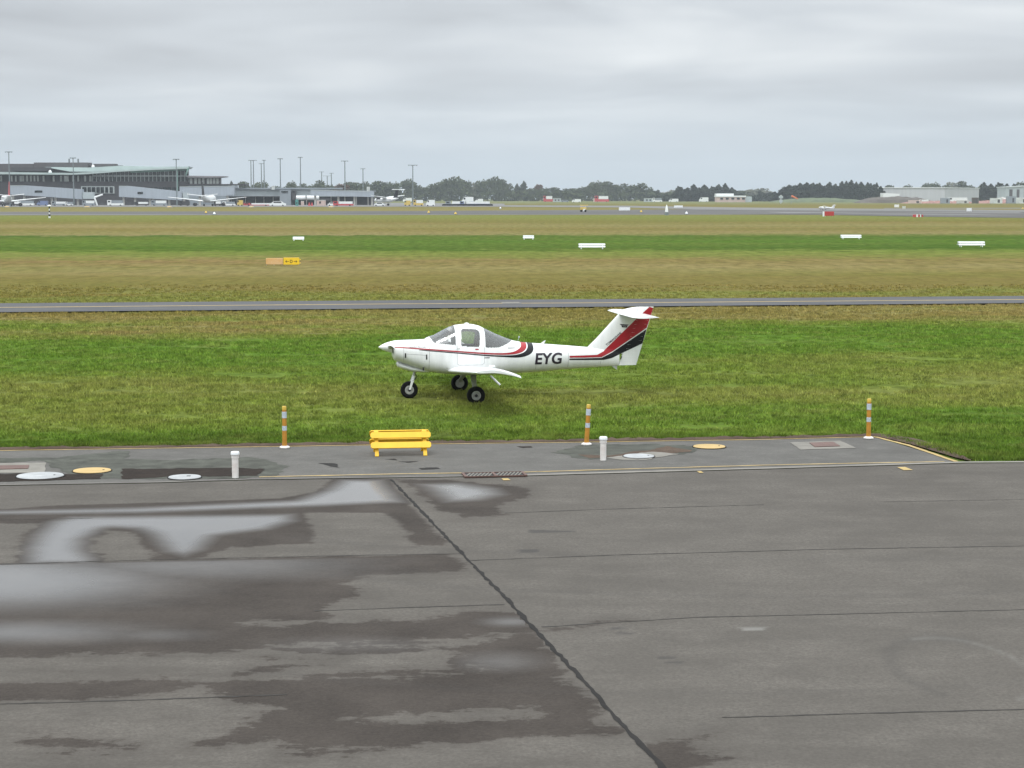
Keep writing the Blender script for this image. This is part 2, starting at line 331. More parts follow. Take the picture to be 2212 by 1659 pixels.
# ------------------------------------------------------------------ ground
def ground():
    ys = [-60, -20, 0, 15, 30]+[36+i*1.5 for i in range(50)]+[115, 125, 140, 160, 190, 230, 300, 400, 550, 800, 1200, 1800, 2600, 3900]
    xs = [-2500, -1200, -500, -200, -80, -40]+[-36+i*3 for i in range(25)]+[40, 80, 200, 500, 1200, 2500]
    mb = MB(); nx = len(xs); vs = []
    for y in ys:
        for x in xs:
            z = 0.0
            if 40 < y < 110 and abs(x) < 40: z = 0.05*(mn.noise(Vector((x*0.2, y*0.2, 3)))) - 0.02
            vs.append((x, y, z if y < 115 else 0.0))
    mb.add(vs, [(j*nx+i, j*nx+i+1, (j+1)*nx+i+1, (j+1)*nx+i) for j in range(len(ys)-1) for i in range(nx-1)])
    o = mb.build('ground', M['grass'], smooth=True); tag(o, kind='structure')
ground()

# front edge of the strip (photo coords) -> apron boundary
FRONT = gp([(-900, 1075), (0, 1051), (347, 1045), (548, 1038.5), (834, 1034.5), (1130, 1030), (1646, 1015), (2080, 1002), (2300, 1000.5), (3000, 996)])
BACK = gp([(-900, 990), (0, 976), (548, 968), (933, 961.8), (1250, 958), (1646, 952), (1891, 946)])
CORNER = G(2074, 1001)
def interp_y(P, x):
    xs = [p.x for p in P]; ys = [p.y for p in P]; return float(np.interp(x, xs, ys))

def sdf(poly, X, Y):                                    # positive inside
    P = np.array([(p[0], p[1]) for p in poly]); n = len(P)
    d = np.full(X.shape, 1e9); ins = np.zeros(X.shape, bool)
    for i in range(n):
        ax, ay = P[i]; bx, by = P[(i+1) % n]; ex, ey = bx-ax, by-ay
        t = np.clip(((X-ax)*ex+(Y-ay)*ey)/(ex*ex+ey*ey+1e-12), 0, 1)
        d = np.minimum(d, (X-ax-t*ex)**2+(Y-ay-t*ey)**2)
        c = (ay > Y) != (by > Y); ins ^= c & (X < (bx-ax)*(Y-ay)/(by-ay+1e-12)+ax)
    d = np.sqrt(d); return np.where(ins, d, -d)

C5 = lambda L: gp([(x/2, 1015+y/2) for x, y in L])
JOINT = [(845, 1037), (950, 1148), (1098, 1300), (1160, 1368), (1265, 1478), (1332, 1556), (1432, 1662), (1500, 1735)]
WET = [C5([(-300, 165), (0, 172), (250, 155), (800, 140), (1200, 125), (1370, 95), (1430, 42), (1690, 42), (1760, 130), (1950, 330), (1780, 335), (1700, 215), (1640, 190), (1330, 190), (1360, 260), (1340, 350), (1000, 335), (900, 380), (680, 395), (610, 330), (570, 280), (480, 270), (420, 300), (408, 335), (448, 370), (448, 402), (1300, 380), (1930, 366), (2000, 400), (2060, 435), (1600, 455), (1500, 500), (1560, 560), (1400, 590), (1450, 660), (1800, 650), (2000, 618), (2260, 612), (2330, 700), (1900, 745), (1300, 765), (900, 795), (450, 812), (-300, 830), (-300, 480), (0, 470), (60, 435), (72, 395), (60, 345), (120, 270), (160, 238), (-300, 235)]),
       C5([(1700, 42), (2000, 45), (2280, 80), (2290, 120), (2150, 160), (2200, 195), (1990, 215), (1900, 180), (1820, 120)]),
       C5([(-300, 945), (400, 925), (860, 890), (820, 945), (640, 985), (300, 1005), (-300, 1025)]),
       C5([(860, 965), (960, 915), (1330, 890), (2100, 855), (2000, 800), (1930, 780), (2330, 700), (2420, 850), (2560, 1000), (2670, 1135), (2200, 1160), (1300, 1240), (1250, 1160), (870, 1190), (960, 1130), (1150, 1060), (1000, 1000)]),
       C5([(1050, 885), (1150, 825), (1250, 840), (1480, 810), (1400, 850)]),
       C5([(20, 1180), (150, 1145), (420, 1150), (560, 1195), (300, 1215)])]
WCUT = [C5([(920, 372), (1100, 330), (1340, 320), (1900, 350), (1700, 366)]), C5([(900, 665), (1100, 650), (1360, 660), (1200, 685)]), C5([(1430, 900), (2100, 870), (1700, 920)]),
        C5([(1500, 1080), (2300, 1030), (2350, 1060), (1900, 1100)]), C5([(1380, 1230), (2000, 1190), (2100, 1215), (1700, 1245)]), C5([(1540, 515), (1900, 480), (2060, 510), (1950, 570), (1520, 560)])]
PUD = [C5([(1380, 85), (1450, 40), (1680, 42), (1790, 150), (1700, 150), (1400, 165), (600, 195), (-300, 205), (-300, 180), (600, 160), (1250, 130)]),
       C5([(75, 345), (120, 285), (185, 225), (300, 202), (1290, 190), (1300, 225), (1180, 262), (960, 290), (900, 350), (800, 385), (690, 360), (620, 285), (560, 262), (480, 258), (405, 300), (402, 345), (446, 385), (440, 412), (300, 415), (70, 415)]),
       C5([(-300, 480), (20, 470), (100, 408), (600, 398), (1200, 392), (1800, 385), (1300, 470), (1000, 560), (500, 640), (-300, 700)]),
       C5([(-300, 655), (0, 650), (900, 665), (1000, 735), (500, 775), (-300, 805)]),
       C5([(1760, 60), (2000, 52), (2180, 80), (2220, 110), (2100, 140), (1900, 150)]),
       C5([(2000, 650), (2260, 630), (2300, 680), (2100, 690)]), C5([(2080, 790), (2400, 760), (2450, 850), (2150, 860)])]
DRY_R = [gp([(845, 1037)]+JOINT[1:]+[(3200, 1735), (3200, 1037)])]
def apron():
    xs = np.concatenate([np.array([-60, -45, -32, -24, -18, -14.]), np.arange(-12, 12.01, 0.065), np.array([14, 18, 24, 32, 45, 60.])])
    ts = np.concatenate([np.array([-0.25, 0.0]), np.linspace(0.02, 1, 330)])
    yf = np.array([interp_y(FRONT, x) for x in xs])
    X = np.repeat(xs[None], len(ts), 0); Y = 13+(yf[None]-13)*ts[:, None]
    wet = np.full(X.shape, -9.0)
    for p in WET: wet = np.maximum(wet, sdf(p, X, Y))
    for p in WCUT: wet = np.minimum(wet, -sdf(p, X, Y)*1.0+0.05)
    right = sdf(DRY_R[0], X, Y)
    wr = np.full(X.shape, -9.0)
    wr = np.maximum(wr, sdf(WET[1], X, Y))
    for q in ([(1160, 1362), (1330, 1338), (1420, 1343), (1350, 1352), (1170, 1372)], [(1120, 1640), (1400, 1600), (1560, 1582), (1530, 1620), (1630, 1640), (1480, 1700), (1120, 1700)]):
        wr = np.maximum(wr, sdf(gp(q), X, Y)-0.12)
    wet = np.where(right > 0, wr, wet)
    ramp = np.clip((29.5-Y)/6, 0, 1)
    wet = np.where(right > 0, np.maximum(wet, -1.5+0.75*np.clip((30-Y)/10, 0, 1)), np.maximum(wet, -1.5+1.12*ramp))
    pud = np.full(X.shape, -9.0)
    for i in (0, 1, 4):
        q = sdf(PUD[i], X, Y)*(0.9 if i == 4 else 1.15)+(0.05 if i == 1 else 0.0); q = np.where(right > 0, q, -9) if i == 4 else q; pud = np.maximum(pud, q)
    # broad sheens that die away towards drier ground, described where they lie on the apron (u, v as in the reference frame)
    cz = Y*math.cos(PITCH)+CAM_H*math.sin(PITCH); U = 1106+F*X/cz; Vv = 829.5+F*(CAM_H*math.cos(PITCH)-Y*math.sin(PITCH))/cz
    lineV = 1217.5-U*0.0195
    gate = np.clip((Vv-lineV)/6, 0, 1)
    for k, u0, v0, su, sv, g in ((0.62, -40, 1258, 400, 58, gate), (0.30, 420, 1225, 420, 34, gate), (0.36, 40, 1368, 300, 28, 1), (0.20, 330, 1374, 150, 18, 1), (0.30, 1105, 1345, 75, 12, 1), (0.22, 1080, 1432, 110, 26, 1), (0.14, 760, 1395, 240, 24, 1)):
        pud = np.maximum(pud, np.where(right > 0, -9, (k+0.08)*np.exp(-((U-u0)/su)**2-((Vv-v0)/sv)**2)*g-0.08))
    wet = np.maximum(wet, np.where(pud > 0.02, pud, -9)); wet = np.clip(wet, -1.5, 1.5); pud = np.clip(pud, -1, 1.5)
    rag = np.clip(0.16+(31.5-Y)*0.075, 0.16, 1.1)
    rag = np.where(right > 0, 0.7, rag)
    stain = np.zeros(X.shape); pale = np.zeros(X.shape)
    def spots(L, arr, soft=0.03, k=1.0):
        for p in L: np.maximum(arr, np.clip(sdf(gp(p), X, Y)/soft+0.5, 0, 1)*k, out=arr)
    C6 = lambda L: [(1106+x/2, 1015+y/2) for x, y in L]
    spots([C6([(420, 686), (480, 684), (486, 694), (425, 696)]), C6([(450, 705), (520, 708), (522, 714), (455, 712)]), C6([(630, 812), (700, 812), (705, 822), (632, 822)]),
           C6([(660, 832), (738, 834), (738, 842), (664, 840)]), C6([(25, 348), (110, 346), (110, 361), (30, 362)]), C6([(80, 264), (140, 262), (200, 270), (100, 275)]), C6([(75, 262), (280, 268), (260, 272), (80, 276)])], stain)
    spots([C6([(980, 686), (1095, 684), (1095, 696), (1000, 698)])], pale)
    c = G(2075, 1445); rr = np.hypot((X-c.x)/0.72, (Y-c.y)/1.4)
    th = np.arctan2(Y-c.y, X-c.x)
    np.maximum(stain, np.exp(-((rr-1.0)/0.12)**2)*0.35*(np.cos(th-2.8) > 0.0), out=stain)
    np.maximum(pale, np.exp(-((rr-1.0)/0.05)**2)*0.35*(np.cos(th-0.2) > 0.0), out=pale)
    for (uc, vc), (ax_, ay_), wd_, am in (((1700, 1290), (6.5, 2.4), 0.05, 0.35), ((1850, 1210), (9.0, 3.0), 0.04, 0.3), ((1500, 1500), (5.0, 1.6), 0.05, 0.25)):
        c = G(uc, vc); rr = np.hypot((X-c.x)/ax_, (Y-c.y-ay_)/ay_); np.maximum(stain, np.where(Y < c.y+ay_*0.6, np.exp(-((rr-1)/wd_)**2)*am*0.6, 0), out=stain)
    nx = len(xs); ny = len(ts); V = np.stack([X, Y, np.full(X.shape, 0.012)], -1).reshape(-1, 3)
    j, i = np.meshgrid(np.arange(ny-1), np.arange(nx-1), indexing='ij'); a = (j*nx+i).ravel()
    Fc = np.stack([a, a+1, a+nx+1, a+nx], 1)
    me = bpy.data.meshes.new('apron'); me.from_pydata(V.tolist(), [], Fc.tolist()); me.materials.append(M['apron'])
    for nm, ar in (('wet', wet), ('puddle', pud), ('rag', rag), ('stain', stain), ('pale', pale)):
        q = me.attributes.new(nm, 'FLOAT', 'POINT'); q.data.foreach_set('value', ar.ravel().astype(np.float32))
    o = bpy.data.objects.new('apron', me); LK(o); tag(o, kind='structure')
apron()

# joints in the apron
jb = MB()
line_strip(jb, gp(JOINT), 0.055, 0.016, 0.45, 0.12)
M['joint2'] = asphalt('hairline_joint', (0.060, 0.056, 0.052), 0.3, 6, 0.3)
tag(jb.build('apron_joints', M['joint']), kind='structure'); jb = MB()
for L, wd in (([(-40, 1222), (300, 1212), (700, 1203), (1000, 1198)], 0.035), ([(1010, 1213), (1330, 1201), (1800, 1188), (2300, 1180)], 0.035),
              ([(680, 1322), (900, 1314), (1090, 1308)], 0.03), ([(-40, 1525), (300, 1515), (620, 1503)], 0.035), ([(1170, 1357), (1500, 1336), (1850, 1328), (2300, 1317)], 0.03),
              ([(1560, 1553), (1900, 1543), (2300, 1533)], 0.03), ([(1090, 1110), (1300, 1102), (1650, 1092)], 0.025), ([(1900, 1086), (2300, 1079)], 0.025),
              ([(-40, 1126), (200, 1121)], 0.02)):
    line_strip(jb, gp(L), wd*0.85, 0.0155, 0.6, 0.12)
tag(jb.build('apron_joints', M['joint2']), kind='structure')

# the strip behind the kerb, its lines, kerb and soil edge
sp_ = [Vector((p.x, p.y, 0)) for p in FRONT if p.x < CORNER.x]+[CORNER]
flat('service_strip', sp_+[BACK[-1]]+BACK[::-1][1:], 0.020, M['strip'])
kb = MB(); line_strip(kb, [p+Vector((0, 0.06, 0)) for p in FRONT[5:]], 0.17, 0.026, 0.08, 0.5); line_strip(kb, [p+Vector((0, 0.05, 0)) for p in FRONT[:6]], 0.06, 0.026, 0.35, 0.3); tag(kb.build('kerb_channel', M['concrete']), kind='structure')
yb = MB(); line_strip(yb, gp([(560, 1033), (834, 1027), (1130, 1022.5), (1646, 1007.5), (2040, 999.5)]), 0.075, 0.0265, 0.25, 0.25)
line_strip(yb, [p+Vector((0, 0.02, 0)) for p in BACK], 0.09, 0.0265, 0.3, 0.25); tag(yb.build('painted_edge_line', M['lineY']), kind='structure')
yb = MB(); line_strip(yb, gp([(1891, 946.5), (1960, 964), (2066, 1000)]), 0.10, 0.030, 0.15, 0.2)
for q in ([(1083, 1036), (1097, 1035.5), (1103, 1039.5), (1088, 1040)], [(1938, 1011.5), (1955, 1011), (1972, 1017.5), (1952, 1018)], [(1505, 1020), (1514, 1019.7), (1520, 1023.5), (1511, 1024)]):
    P = gp(q); yb.add([(p.x, p.y, 0.022) for p in P], [(0, 1, 2, 3)])
tag(yb.build('yellow_paint_marks', M['lineYb']), kind='structure')
def soil():
    mb = MB(); path = [p.copy() for p in BACK]+[G(1960, 962), G(2060, 992), G(2100, 1001)]
    pts = []
    for a, b in zip(path[:-1], path[1:]):
        n = max(1, int((b-a).length/0.12)); pts += [a.lerp(b, i/n) for i in range(n)]
    vs = []; K = 5
    for i, p in enumerate(pts):
        d = (pts[min(i+1, len(pts)-1)]-pts[max(i-1, 0)]).normalized(); nn = Vector((-d.y, d.x, 0))
        wd = 0.34+0.14*mn.noise(Vector((p.x*0.9, p.y, 1)))
        if p.x > BACK[-1].x: wd = 0.85*(0.6+0.4*min(1, (p.x-BACK[-1].x)/1.2))
        wd *= min(1, max(0.05, (G(2100, 1001).x-p.x)/0.9))
        for k in range(K):
            f = k/(K-1); q = p+nn*(0.05+wd*f); z = 0.035+0.05*math.sin(f*3.14)*(0.5+mn.noise(Vector((q.x*5, q.y*5, 0))))
            vs.append((q.x, q.y, z))
    mb.add(vs, [(i*K+k, i*K+k+1, (i+1)*K+k+1, (i+1)*K+k) for i in range(len(pts)-1) for k in range(K-1)])
    tag(mb.build('soil_edge', M['soil'], smooth=True), kind='structure')
soil()
def blob(name, L, z, mat, jag=0.05, seg=0.05):
    P = gp(L); pts = []
    for a, b in zip(P, P[1:]+P[:1]):
        n = max(1, int((b-a).length/seg))
        for i in range(n):
            q = a.lerp(b, i/n); pts.append(q+Vector((mn.noise(q*3)+0.5*mn.noise(q*11), mn.noise(q*3+Vector((9, 3, 1)))+0.5*mn.noise(q*11+Vector((2, 3, 1))), 0))*jag*3.2)
    return flat(name, pts, z, mat)
CC0 = lambda L: [(x/4.032, 932.6+y/4.032) for x, y in L]
CC2 = lambda L: [(1097.2+x/4.032, 850.3+y/4.032) for x, y in L]
blob('damp_patch', CC0([(-100, 240), (500, 235), (1000, 180), (1120, 180), (1100, 250), (1500, 260), (2200, 230), (2500, 300), (2400, 400), (2050, 420), (1000, 420), (600, 380), (350, 260), (-100, 285)]), 0.0235, M['stripdark'], 0.04)
blob('damp_patch', CC0([(1060, 335), (2020, 325), (2300, 335), (2260, 395), (2020, 400), (1500, 400), (1080, 425)]), 0.0265, M['mud'], 0.03)
blob('damp_patch', CC0([(60, 380), (350, 362), (560, 378), (900, 380), (880, 420), (500, 432), (-60, 450), (-60, 380)]), 0.0265, M['mud'], 0.02)
blob('damp_patch', CC2([(420, 520), (560, 470), (780, 450), (1300, 445), (1600, 470), (1660, 510), (1500, 540), (1000, 560), (700, 585), (560, 560)]), 0.0235, M['stripdark'], 0.05)
blob('damp_patch', CC2([(620, 545), (900, 548), (1200, 505), (1380, 470), (1600, 505), (1500, 528), (1150, 540), (960, 556), (700, 575)]), 0.0268, M['soil'], 0.03)
blob('damp_patch', CC2([(80, 470), (200, 465), (220, 480), (120, 485)]), 0.0235, M['mud'], 0.02)
for q in ([(550, 615), (700, 618), (760, 655), (640, 640)], [(1140, 585), (1230, 575), (1240, 590)], [(1430, 660), (1600, 650), (1620, 668), (1450, 672)], [(1250, 600), (1420, 600), (1330, 612)]):
    blob('damp_patch', [(548.6+x/4.032, 850.3+y/4.032) for x, y in q], 0.0235, M['joint'], 0.02)
# concrete pads with rusty lids
blob('concrete_pad', [(1706, 958.6), (1815, 954.5), (1850, 970.5), (1730, 974)], 0.0275, M['concrete'], 0.005)
blob('concrete_pad', CC0([(-60, 285), (400, 280), (390, 368), (-60, 372)]), 0.0275, M['concrete'], 0.005)
blob('concrete_pad', CC2([(860, 570), (1250, 515), (1480, 535), (1200, 590), (960, 588)]), 0.0270, M['concrete'], 0.03)
def plate(name, L, z, h, mat, label, cat, group=None):
    P = gp(L); c = sum(P, Vector())/len(P); mb = MB(); mb.prism([(p.x-c.x, p.y-c.y) for p in P], 'z', 0, h)
    o = mb.build(name, mat, bevel=0.004, loc=(c.x, c.y, z)); return tag(o, label, cat, group)
plate('access_cover', [(1748, 960), (1800, 958), (1815, 967), (1760, 969)], 0.0285, 0.012, M['rust'], 'rusty steel access cover set in the concrete pad beside the right striped post', 'access cover')
plate('access_cover', CC0([(-80, 312), (255, 306), (245, 335), (-80, 345)]), 0.0285, 0.012, M['rust'], 'rusty steel access cover at the left edge of the tarmac strip', 'access cover')

def lid(u, v, d, mat, label, slot=False, h=0.018):
    p = G(u, v); t = empty('manhole_cover', (p.x, p.y, 0.027), 0, label, 'manhole cover')
    MB().lathe((0, 0, 0), (0, 0, 1), [(0, 0.0), (0, d/2*1.04), (h*0.5, d/2*1.04), (h*0.5, d/2)], 40).build('rim', M['joint'], t)
    MB().lathe((0, 0, 0), (0, 0, 1), [(h*0.45, d/2*0.985), (h, d/2*0.96), (h*1.25, d/4), (h*1.3, 0.0)], 40).build('lid', mat, t, smooth=True)
    if slot: MB().box((0.07, 0.02, h*1.3), (0.07, 0.05, 0.012)).build('key_slot', M['dark'], t)
    else: MB().box((d*0.3, 0, h*1.25), (0.03, 0.05, 0.008)).build('key_slot', M['dark'], t)
lid(199, 1020.3, 0.71, M['lidY'], 'pale yellow round manhole cover left of the dark wet trench')
lid(87, 1031.5, 0.86, M['lidW'], 'large white round manhole cover near the left edge')
lid(399, 1034.5, 0.60, M['lidW'], 'white manhole cover with a dark slot left of the white pipe', True)
lid(1532, 968, 0.67, M['lidY'], 'pale yellow round manhole cover between the broken tarmac and the rusty cover')
lid(1380, 989, 0.62, M['lidW'], 'blue white round manhole cover right of the white pipe')

def grate():
    a = G(1003, 1030.5); b = G(1132, 1027.5); c = (a+b)/2; L = (b-a).length; rz = math.atan2(b.y-a.y, b.x-a.x)
    t = empty('drain_grate', (c.x, c.y, 0.024), rz, 'rusty slotted drain grate in the kerb channel below the yellow barrier', 'drain grate')
    MB().box((0, 0, 0.004), (L, 0.46, 0.008)).build('sump', M['dark'], t)
    fr = MB()
    for s in (-1, 1): fr.box((0, s*0.235, 0.012), (L+0.04, 0.018, 0.024))
    for x in (-L/2, 0, L/2): fr.box((x, 0, 0.0125), (0.05, 0.45, 0.025))
    fr.build('frame', M['rust'], t)
    bars = MB(); n = 16
    for i in range(1, n):
        if i != n//2: bars.box((-L/2+L*i/n, 0, 0.012), (0.026, 0.42, 0.018), Matrix.Rotation(R(-18), 3, 'Z'))
    bars.build('bars', M['concrete'], t)
grate()

# ------------------------------------------------------------------ near furniture
def post(u, v, h, label, lean=0.0):
    p = G(u, v); t = empty('delineator_post', (p.x, p.y, 0.03), 0, label, 'marker post', 'striped marker posts along the back of the tarmac strip')
    MB().lathe((0, 0, 0), (0, 0, 1), [(0, 0.0), (0, 0.105), (0.02, 0.105), (0.035, 0.085), (0.045, 0.055), (0.045, 0)], 24).build('base', M['plastic'], t, smooth=True)
    ax = Vector((lean, 0, 1)).normalized()
    MB().lathe((0, 0, 0.04), ax, [(0, 0.052), (0.1, 0.048), (h-0.12, 0.044), (h-0.12, 0.0)], 20).build('tube', M['orange'], t, smooth=True)
    MB().lathe(Vector((0, 0, 0.04))+ax*(h-0.12), ax, [(0, 0.045), (0.06, 0.045), (0.072, 0.038), (0.074, 0.0)], 20).build('cap', M['capy'], t, smooth=True)
    for a, b in ((0.61, 0.74), (0.355, 0.45)):
        MB().lathe((0, 0, 0), ax, [(a, 0.046), (a, 0.0495), (b, 0.0495), (b, 0.046)], 20).build('reflective_band', M['reflect'], t, smooth=True)
post(615, 970.5, 0.86, 'orange striped post left of the yellow barrier')
post(1267, 963.5, 0.84, 'slightly leaning orange striped post beside the right white pipe', 0.055)
post(1876, 950.0, 0.85, 'orange striped post at the right corner of the tarmac strip')
def pipe(u, v, h, label):
    p = G(u, v); t = empty('vent_pipe', (p.x, p.y, 0.022), 0, label, 'pipe', 'white capped pipes standing on the tarmac strip')
    MB().lathe((0, 0, 0), (0, 0, 1), [(0, 0.060), (h-0.12, 0.060), (h-0.12, 0.0)], 24).build('pipe', M['plastic'], t, smooth=True)
    MB().lathe((0, 0, h-0.13), (0, 0, 1), [(0, 0.062), (0, 0.069), (0.055, 0.069), (0.065, 0.074)], 24).build('collar', M['plastic'], t, smooth=True)
    MB().lathe((0, 0, h-0.065), (0, 0, 1), [(0, 0.066), (0.0, 0.079), (0.04, 0.079), (0.055, 0.068), (0.062, 0.0)], 24).build('cap', M['boardw'], t, smooth=True)
pipe(508.5, 1034.5, 0.49, 'white capped pipe by the dark trench at left')
pipe(1303, 996.5, 0.47, 'white capped pipe beside the leaning striped post')

def gable(name, loc, rz, L, H, D, mat, label, cat, group=None, wide=0.135, halfhidden=False):
    t = empty(name, loc, rz, label, cat, group)
    top = D*0.13
    for s in (-1, 1):                                    # s=-1 front (towards camera)
        foot = Vector((0, s*D/2, 0)); apex = Vector((0, s*top, H*1.0)); dr = (apex-foot); ln = dr.length; ang = math.atan2(foot.y-apex.y, H)
        rot = Matrix.Rotation(ang, 3, 'X')
        for x in (-L*0.40, L*0.40):
            mb = MB(); c = foot.lerp(Vector((0, 0, H*1.02)), 0.5); mb.box((x, c.y, c.z), (0.075, 0.045, ln*1.04), rot); mb.build('leg', mat, t, bevel=0.006)
        for f0 in (0.43, 0.84):
            c = foot.lerp(apex, f0); off = rot @ Vector((0, s*0.035, 0)); mb = MB(); hw = wide/2; ch = hw*0.45
            pr = [(-L/2, -hw+ch), (-L/2+ch, -hw), (L/2-ch, -hw), (L/2, -hw+ch), (L/2, hw-ch), (L/2-ch, hw), (-L/2+ch, hw), (-L/2, hw-ch)]
            vs = [rot @ Vector((p[0], y, p[1]))+c+off for y in (-0.014, 0.014) for p in pr]; n = 8
            mb.add(vs, [tuple(range(n)), tuple(range(n, 2*n))[::-1]]+[(k, n+k, n+(k+1) % n, (k+1) % n) for k in range(n)])
            mb.build('board', mat, t, bevel=0.006)
    for x in (-L*0.40, L*0.40): MB().box((x, 0, H*0.98), (0.09, top*2+0.05, 0.05)).build('ridge_bracket', mat, t, bevel=0.008)
    return t
a = G(818, 987.5); b = G(922, 985.5); c = G(802, 975.5)
gable('barrier', ((a.x+b.x)/2-0.07, (a.y+b.y)/2+0.28, 0.02), R(7), 1.19, 0.45, 0.80, M['yellow'], 'bright yellow wooden A-frame barrier standing on the tarmac strip', 'barrier')
for u0, u1, v0, v1, lab in ((632, 656.5, 512.7, 520.5, 'short white marker board on bright grass above the yellow sign'), (1129.7, 1153.5, 509.7, 518, 'short white marker board on bright grass left of the long double board'),
                            (1249.8, 1307.5, 527.6, 538.5, 'long white double marker board, nearest the middle of the bright grass'), (1816.5, 1861, 508.5, 517, 'white double marker board below the red sign box'),
                            (2070, 2128, 523, 534, 'long white double marker board near the right edge')):
    p = G((u0+u1)/2, v1); s = F/p.y
    gable('marker_board', (p.x, p.y+0.3, 0.03), R(3), (u1-u0)/s, (v1-v0)/s*1.03, 0.7, M['boardw'], lab, 'marker board', 'white marker boards on the bright green grass', wide=(v1-v0)/s*0.36)

# ------------------------------------------------------------------ text helper (curve text -> mesh in local x,z)
def text_mesh(s, size, bold=0.0, shear=0.0):
    cu = bpy.data.curves.new('lettering', 'FONT'); cu.body = s; cu.size = size; cu.offset = bold; cu.shear = shear; cu.resolution_u = 4
    o = bpy.data.objects.new('lettering', cu); LK(o); dg = bpy.context.evaluated_depsgraph_get(); me = bpy.data.meshes.new_from_object(o.evaluated_get(dg))
    bpy.data.objects.remove(o); bm = bmesh.new(); bm.from_mesh(me); bmesh.ops.triangulate(bm, faces=bm.faces)
    for _ in range(3):
        ed = [e for e in bm.edges if e.calc_length() > 0.09]
        if ed: bmesh.ops.subdivide_edges(bm, edges=ed, cuts=1); bmesh.ops.triangulate(bm, faces=bm.faces)
    V = [(v.co.x, v.co.y) for v in bm.verts]; Fc = [tuple(v.index for v in f.verts) for f in bm.faces]; bm.free()
    return V, Fc
def fit(V, x0, x1, z0, z1):
    xs = [p[0] for p in V]; ys = [p[1] for p in V]; sx = (x1-x0)/(max(xs)-min(xs)); sz = (z1-z0)/(max(ys)-min(ys))
    return [(x0+(p[0]-min(xs))*sx, z0+(p[1]-min(ys))*sz) for p in V]

# ------------------------------------------------------------------ THE AEROPLANE   local x = aft, y = away from camera, z up
AC = empty('light_aircraft', (-1.143, 48.03, 0.0), R(9.0), 'white low-wing trainer aeroplane with red and black stripes parked on the grass', 'aeroplane')
ST = np.array([  # x, zbot, ztop, zmid, halfwidth, nlow, nup
 (-1.935, 1.06, 1.435, 1.25, 0.26, 2.0, 2.0), (-1.925, 1.01, 1.447, 1.23, 0.33, 2.1, 2.1), (-1.88, 0.955, 1.455, 1.20, 0.385, 2.2, 2.3), (-1.78, 0.915, 1.460, 1.19, 0.425, 2.3, 2.4),
 (-1.60, 0.85, 1.466, 1.16, 0.45, 2.4, 2.6), (-1.40, 0.775, 1.470, 1.13, 0.47, 2.6, 2.6), (-1.09, 0.675, 1.482, 1.10, 0.50, 2.8, 2.7), (-1.06, 0.668, 1.512, 1.10, 0.503, 2.8, 2.6), (-0.98, 0.65, 1.548, 1.09, 0.508, 2.8, 2.5),
 (-0.862, 0.635, 1.585, 1.08, 0.515, 2.9, 2.4), (-0.631, 0.603, 1.712, 1.06, 0.53, 3.0, 2.3), (-0.45, 0.59, 1.795, 1.05, 0.54, 3.0, 2.4), (-0.314, 0.583, 1.838, 1.05, 0.545, 3.0, 2.5), (-0.015, 0.572, 1.868, 1.05, 0.55, 3.0, 2.6),
 (0.15, 0.570, 1.850, 1.05, 0.55, 3.0, 2.6), (0.293, 0.570, 1.815, 1.05, 0.55, 3.0, 2.6), (0.448, 0.570, 1.738, 1.05, 0.545, 2.9, 2.5), (0.719, 0.575, 1.605, 1.04, 0.53, 2.7, 2.3), (0.95, 0.58, 1.508, 1.02, 0.505, 2.6, 2.3), (1.175, 0.585, 1.425, 1.01, 0.475, 2.5, 2.3),
 (1.40, 0.590, 1.380, 1.0, 0.445, 2.4, 2.2), (1.69, 0.600, 1.352, 0.98, 0.405, 2.3, 2.1), (2.03, 0.622, 1.325, 0.98, 0.36, 2.2, 2.1), (2.42, 0.652, 1.292, 0.98, 0.31, 2.1, 2.0), (2.61, 0.662, 1.276, 0.975, 0.285, 2.1, 2.0),
 (3.01, 0.686, 1.240, 0.97, 0.225, 2.0, 2.0), (3.5, 0.712, 1.195, 0.96, 0.145, 2.0, 2.0), (3.97, 0.738, 1.15, 0.95, 0.062, 2.0, 2.0)])
def st(x): return [float(np.interp(x, ST[:, 0], ST[:, k])) for k in range(1, 7)]
def yfus(x, z):
    if x < ST[0, 0] or x > 3.97: return 0.0
    zb, zt, zm, wd, nl, nu = st(x)
    if z >= zm: t = min(1, (z-zm)/(zt-zm)); n = nu
    else: t = min(1, (zm-z)/(zm-zb)); n = nl
    return wd*max(0.0, 1-t**n)**(1/n)
LEZ = [(0.7, 2.62), (1.233, 3.14), (1.294, 3.20), (1.447, 3.36), (2.07, 3.939), (2.16, 4.03), (2.223, 4.165), (2.262, 4.45)]
def fle(z): return float(np.interp(z, [a for a, b in LEZ], [b for a, b in LEZ]))
def fte(z): return 4.442+(z-0.801)*0.302
def fhinge(z): return 3.955+(z-0.735)*0.338
def foil(t): return 5*(0.2969*math.sqrt(max(t, 0))-0.126*t-0.3516*t*t+0.2843*t**3-0.1036*t**4)
def yfin(x, z):
    a, b = fle(z), fte(z)
    if x < a or x > b or z > 2.262: return 0.0
    tk = 0.09*min(1.0, max(0.25, (2.275-z)/0.06)**0.5)*(b-a)
    return tk*foil((x-a)/(b-a))
def ysurf(x, z): return max(yfus(x, z), yfin(x, z))

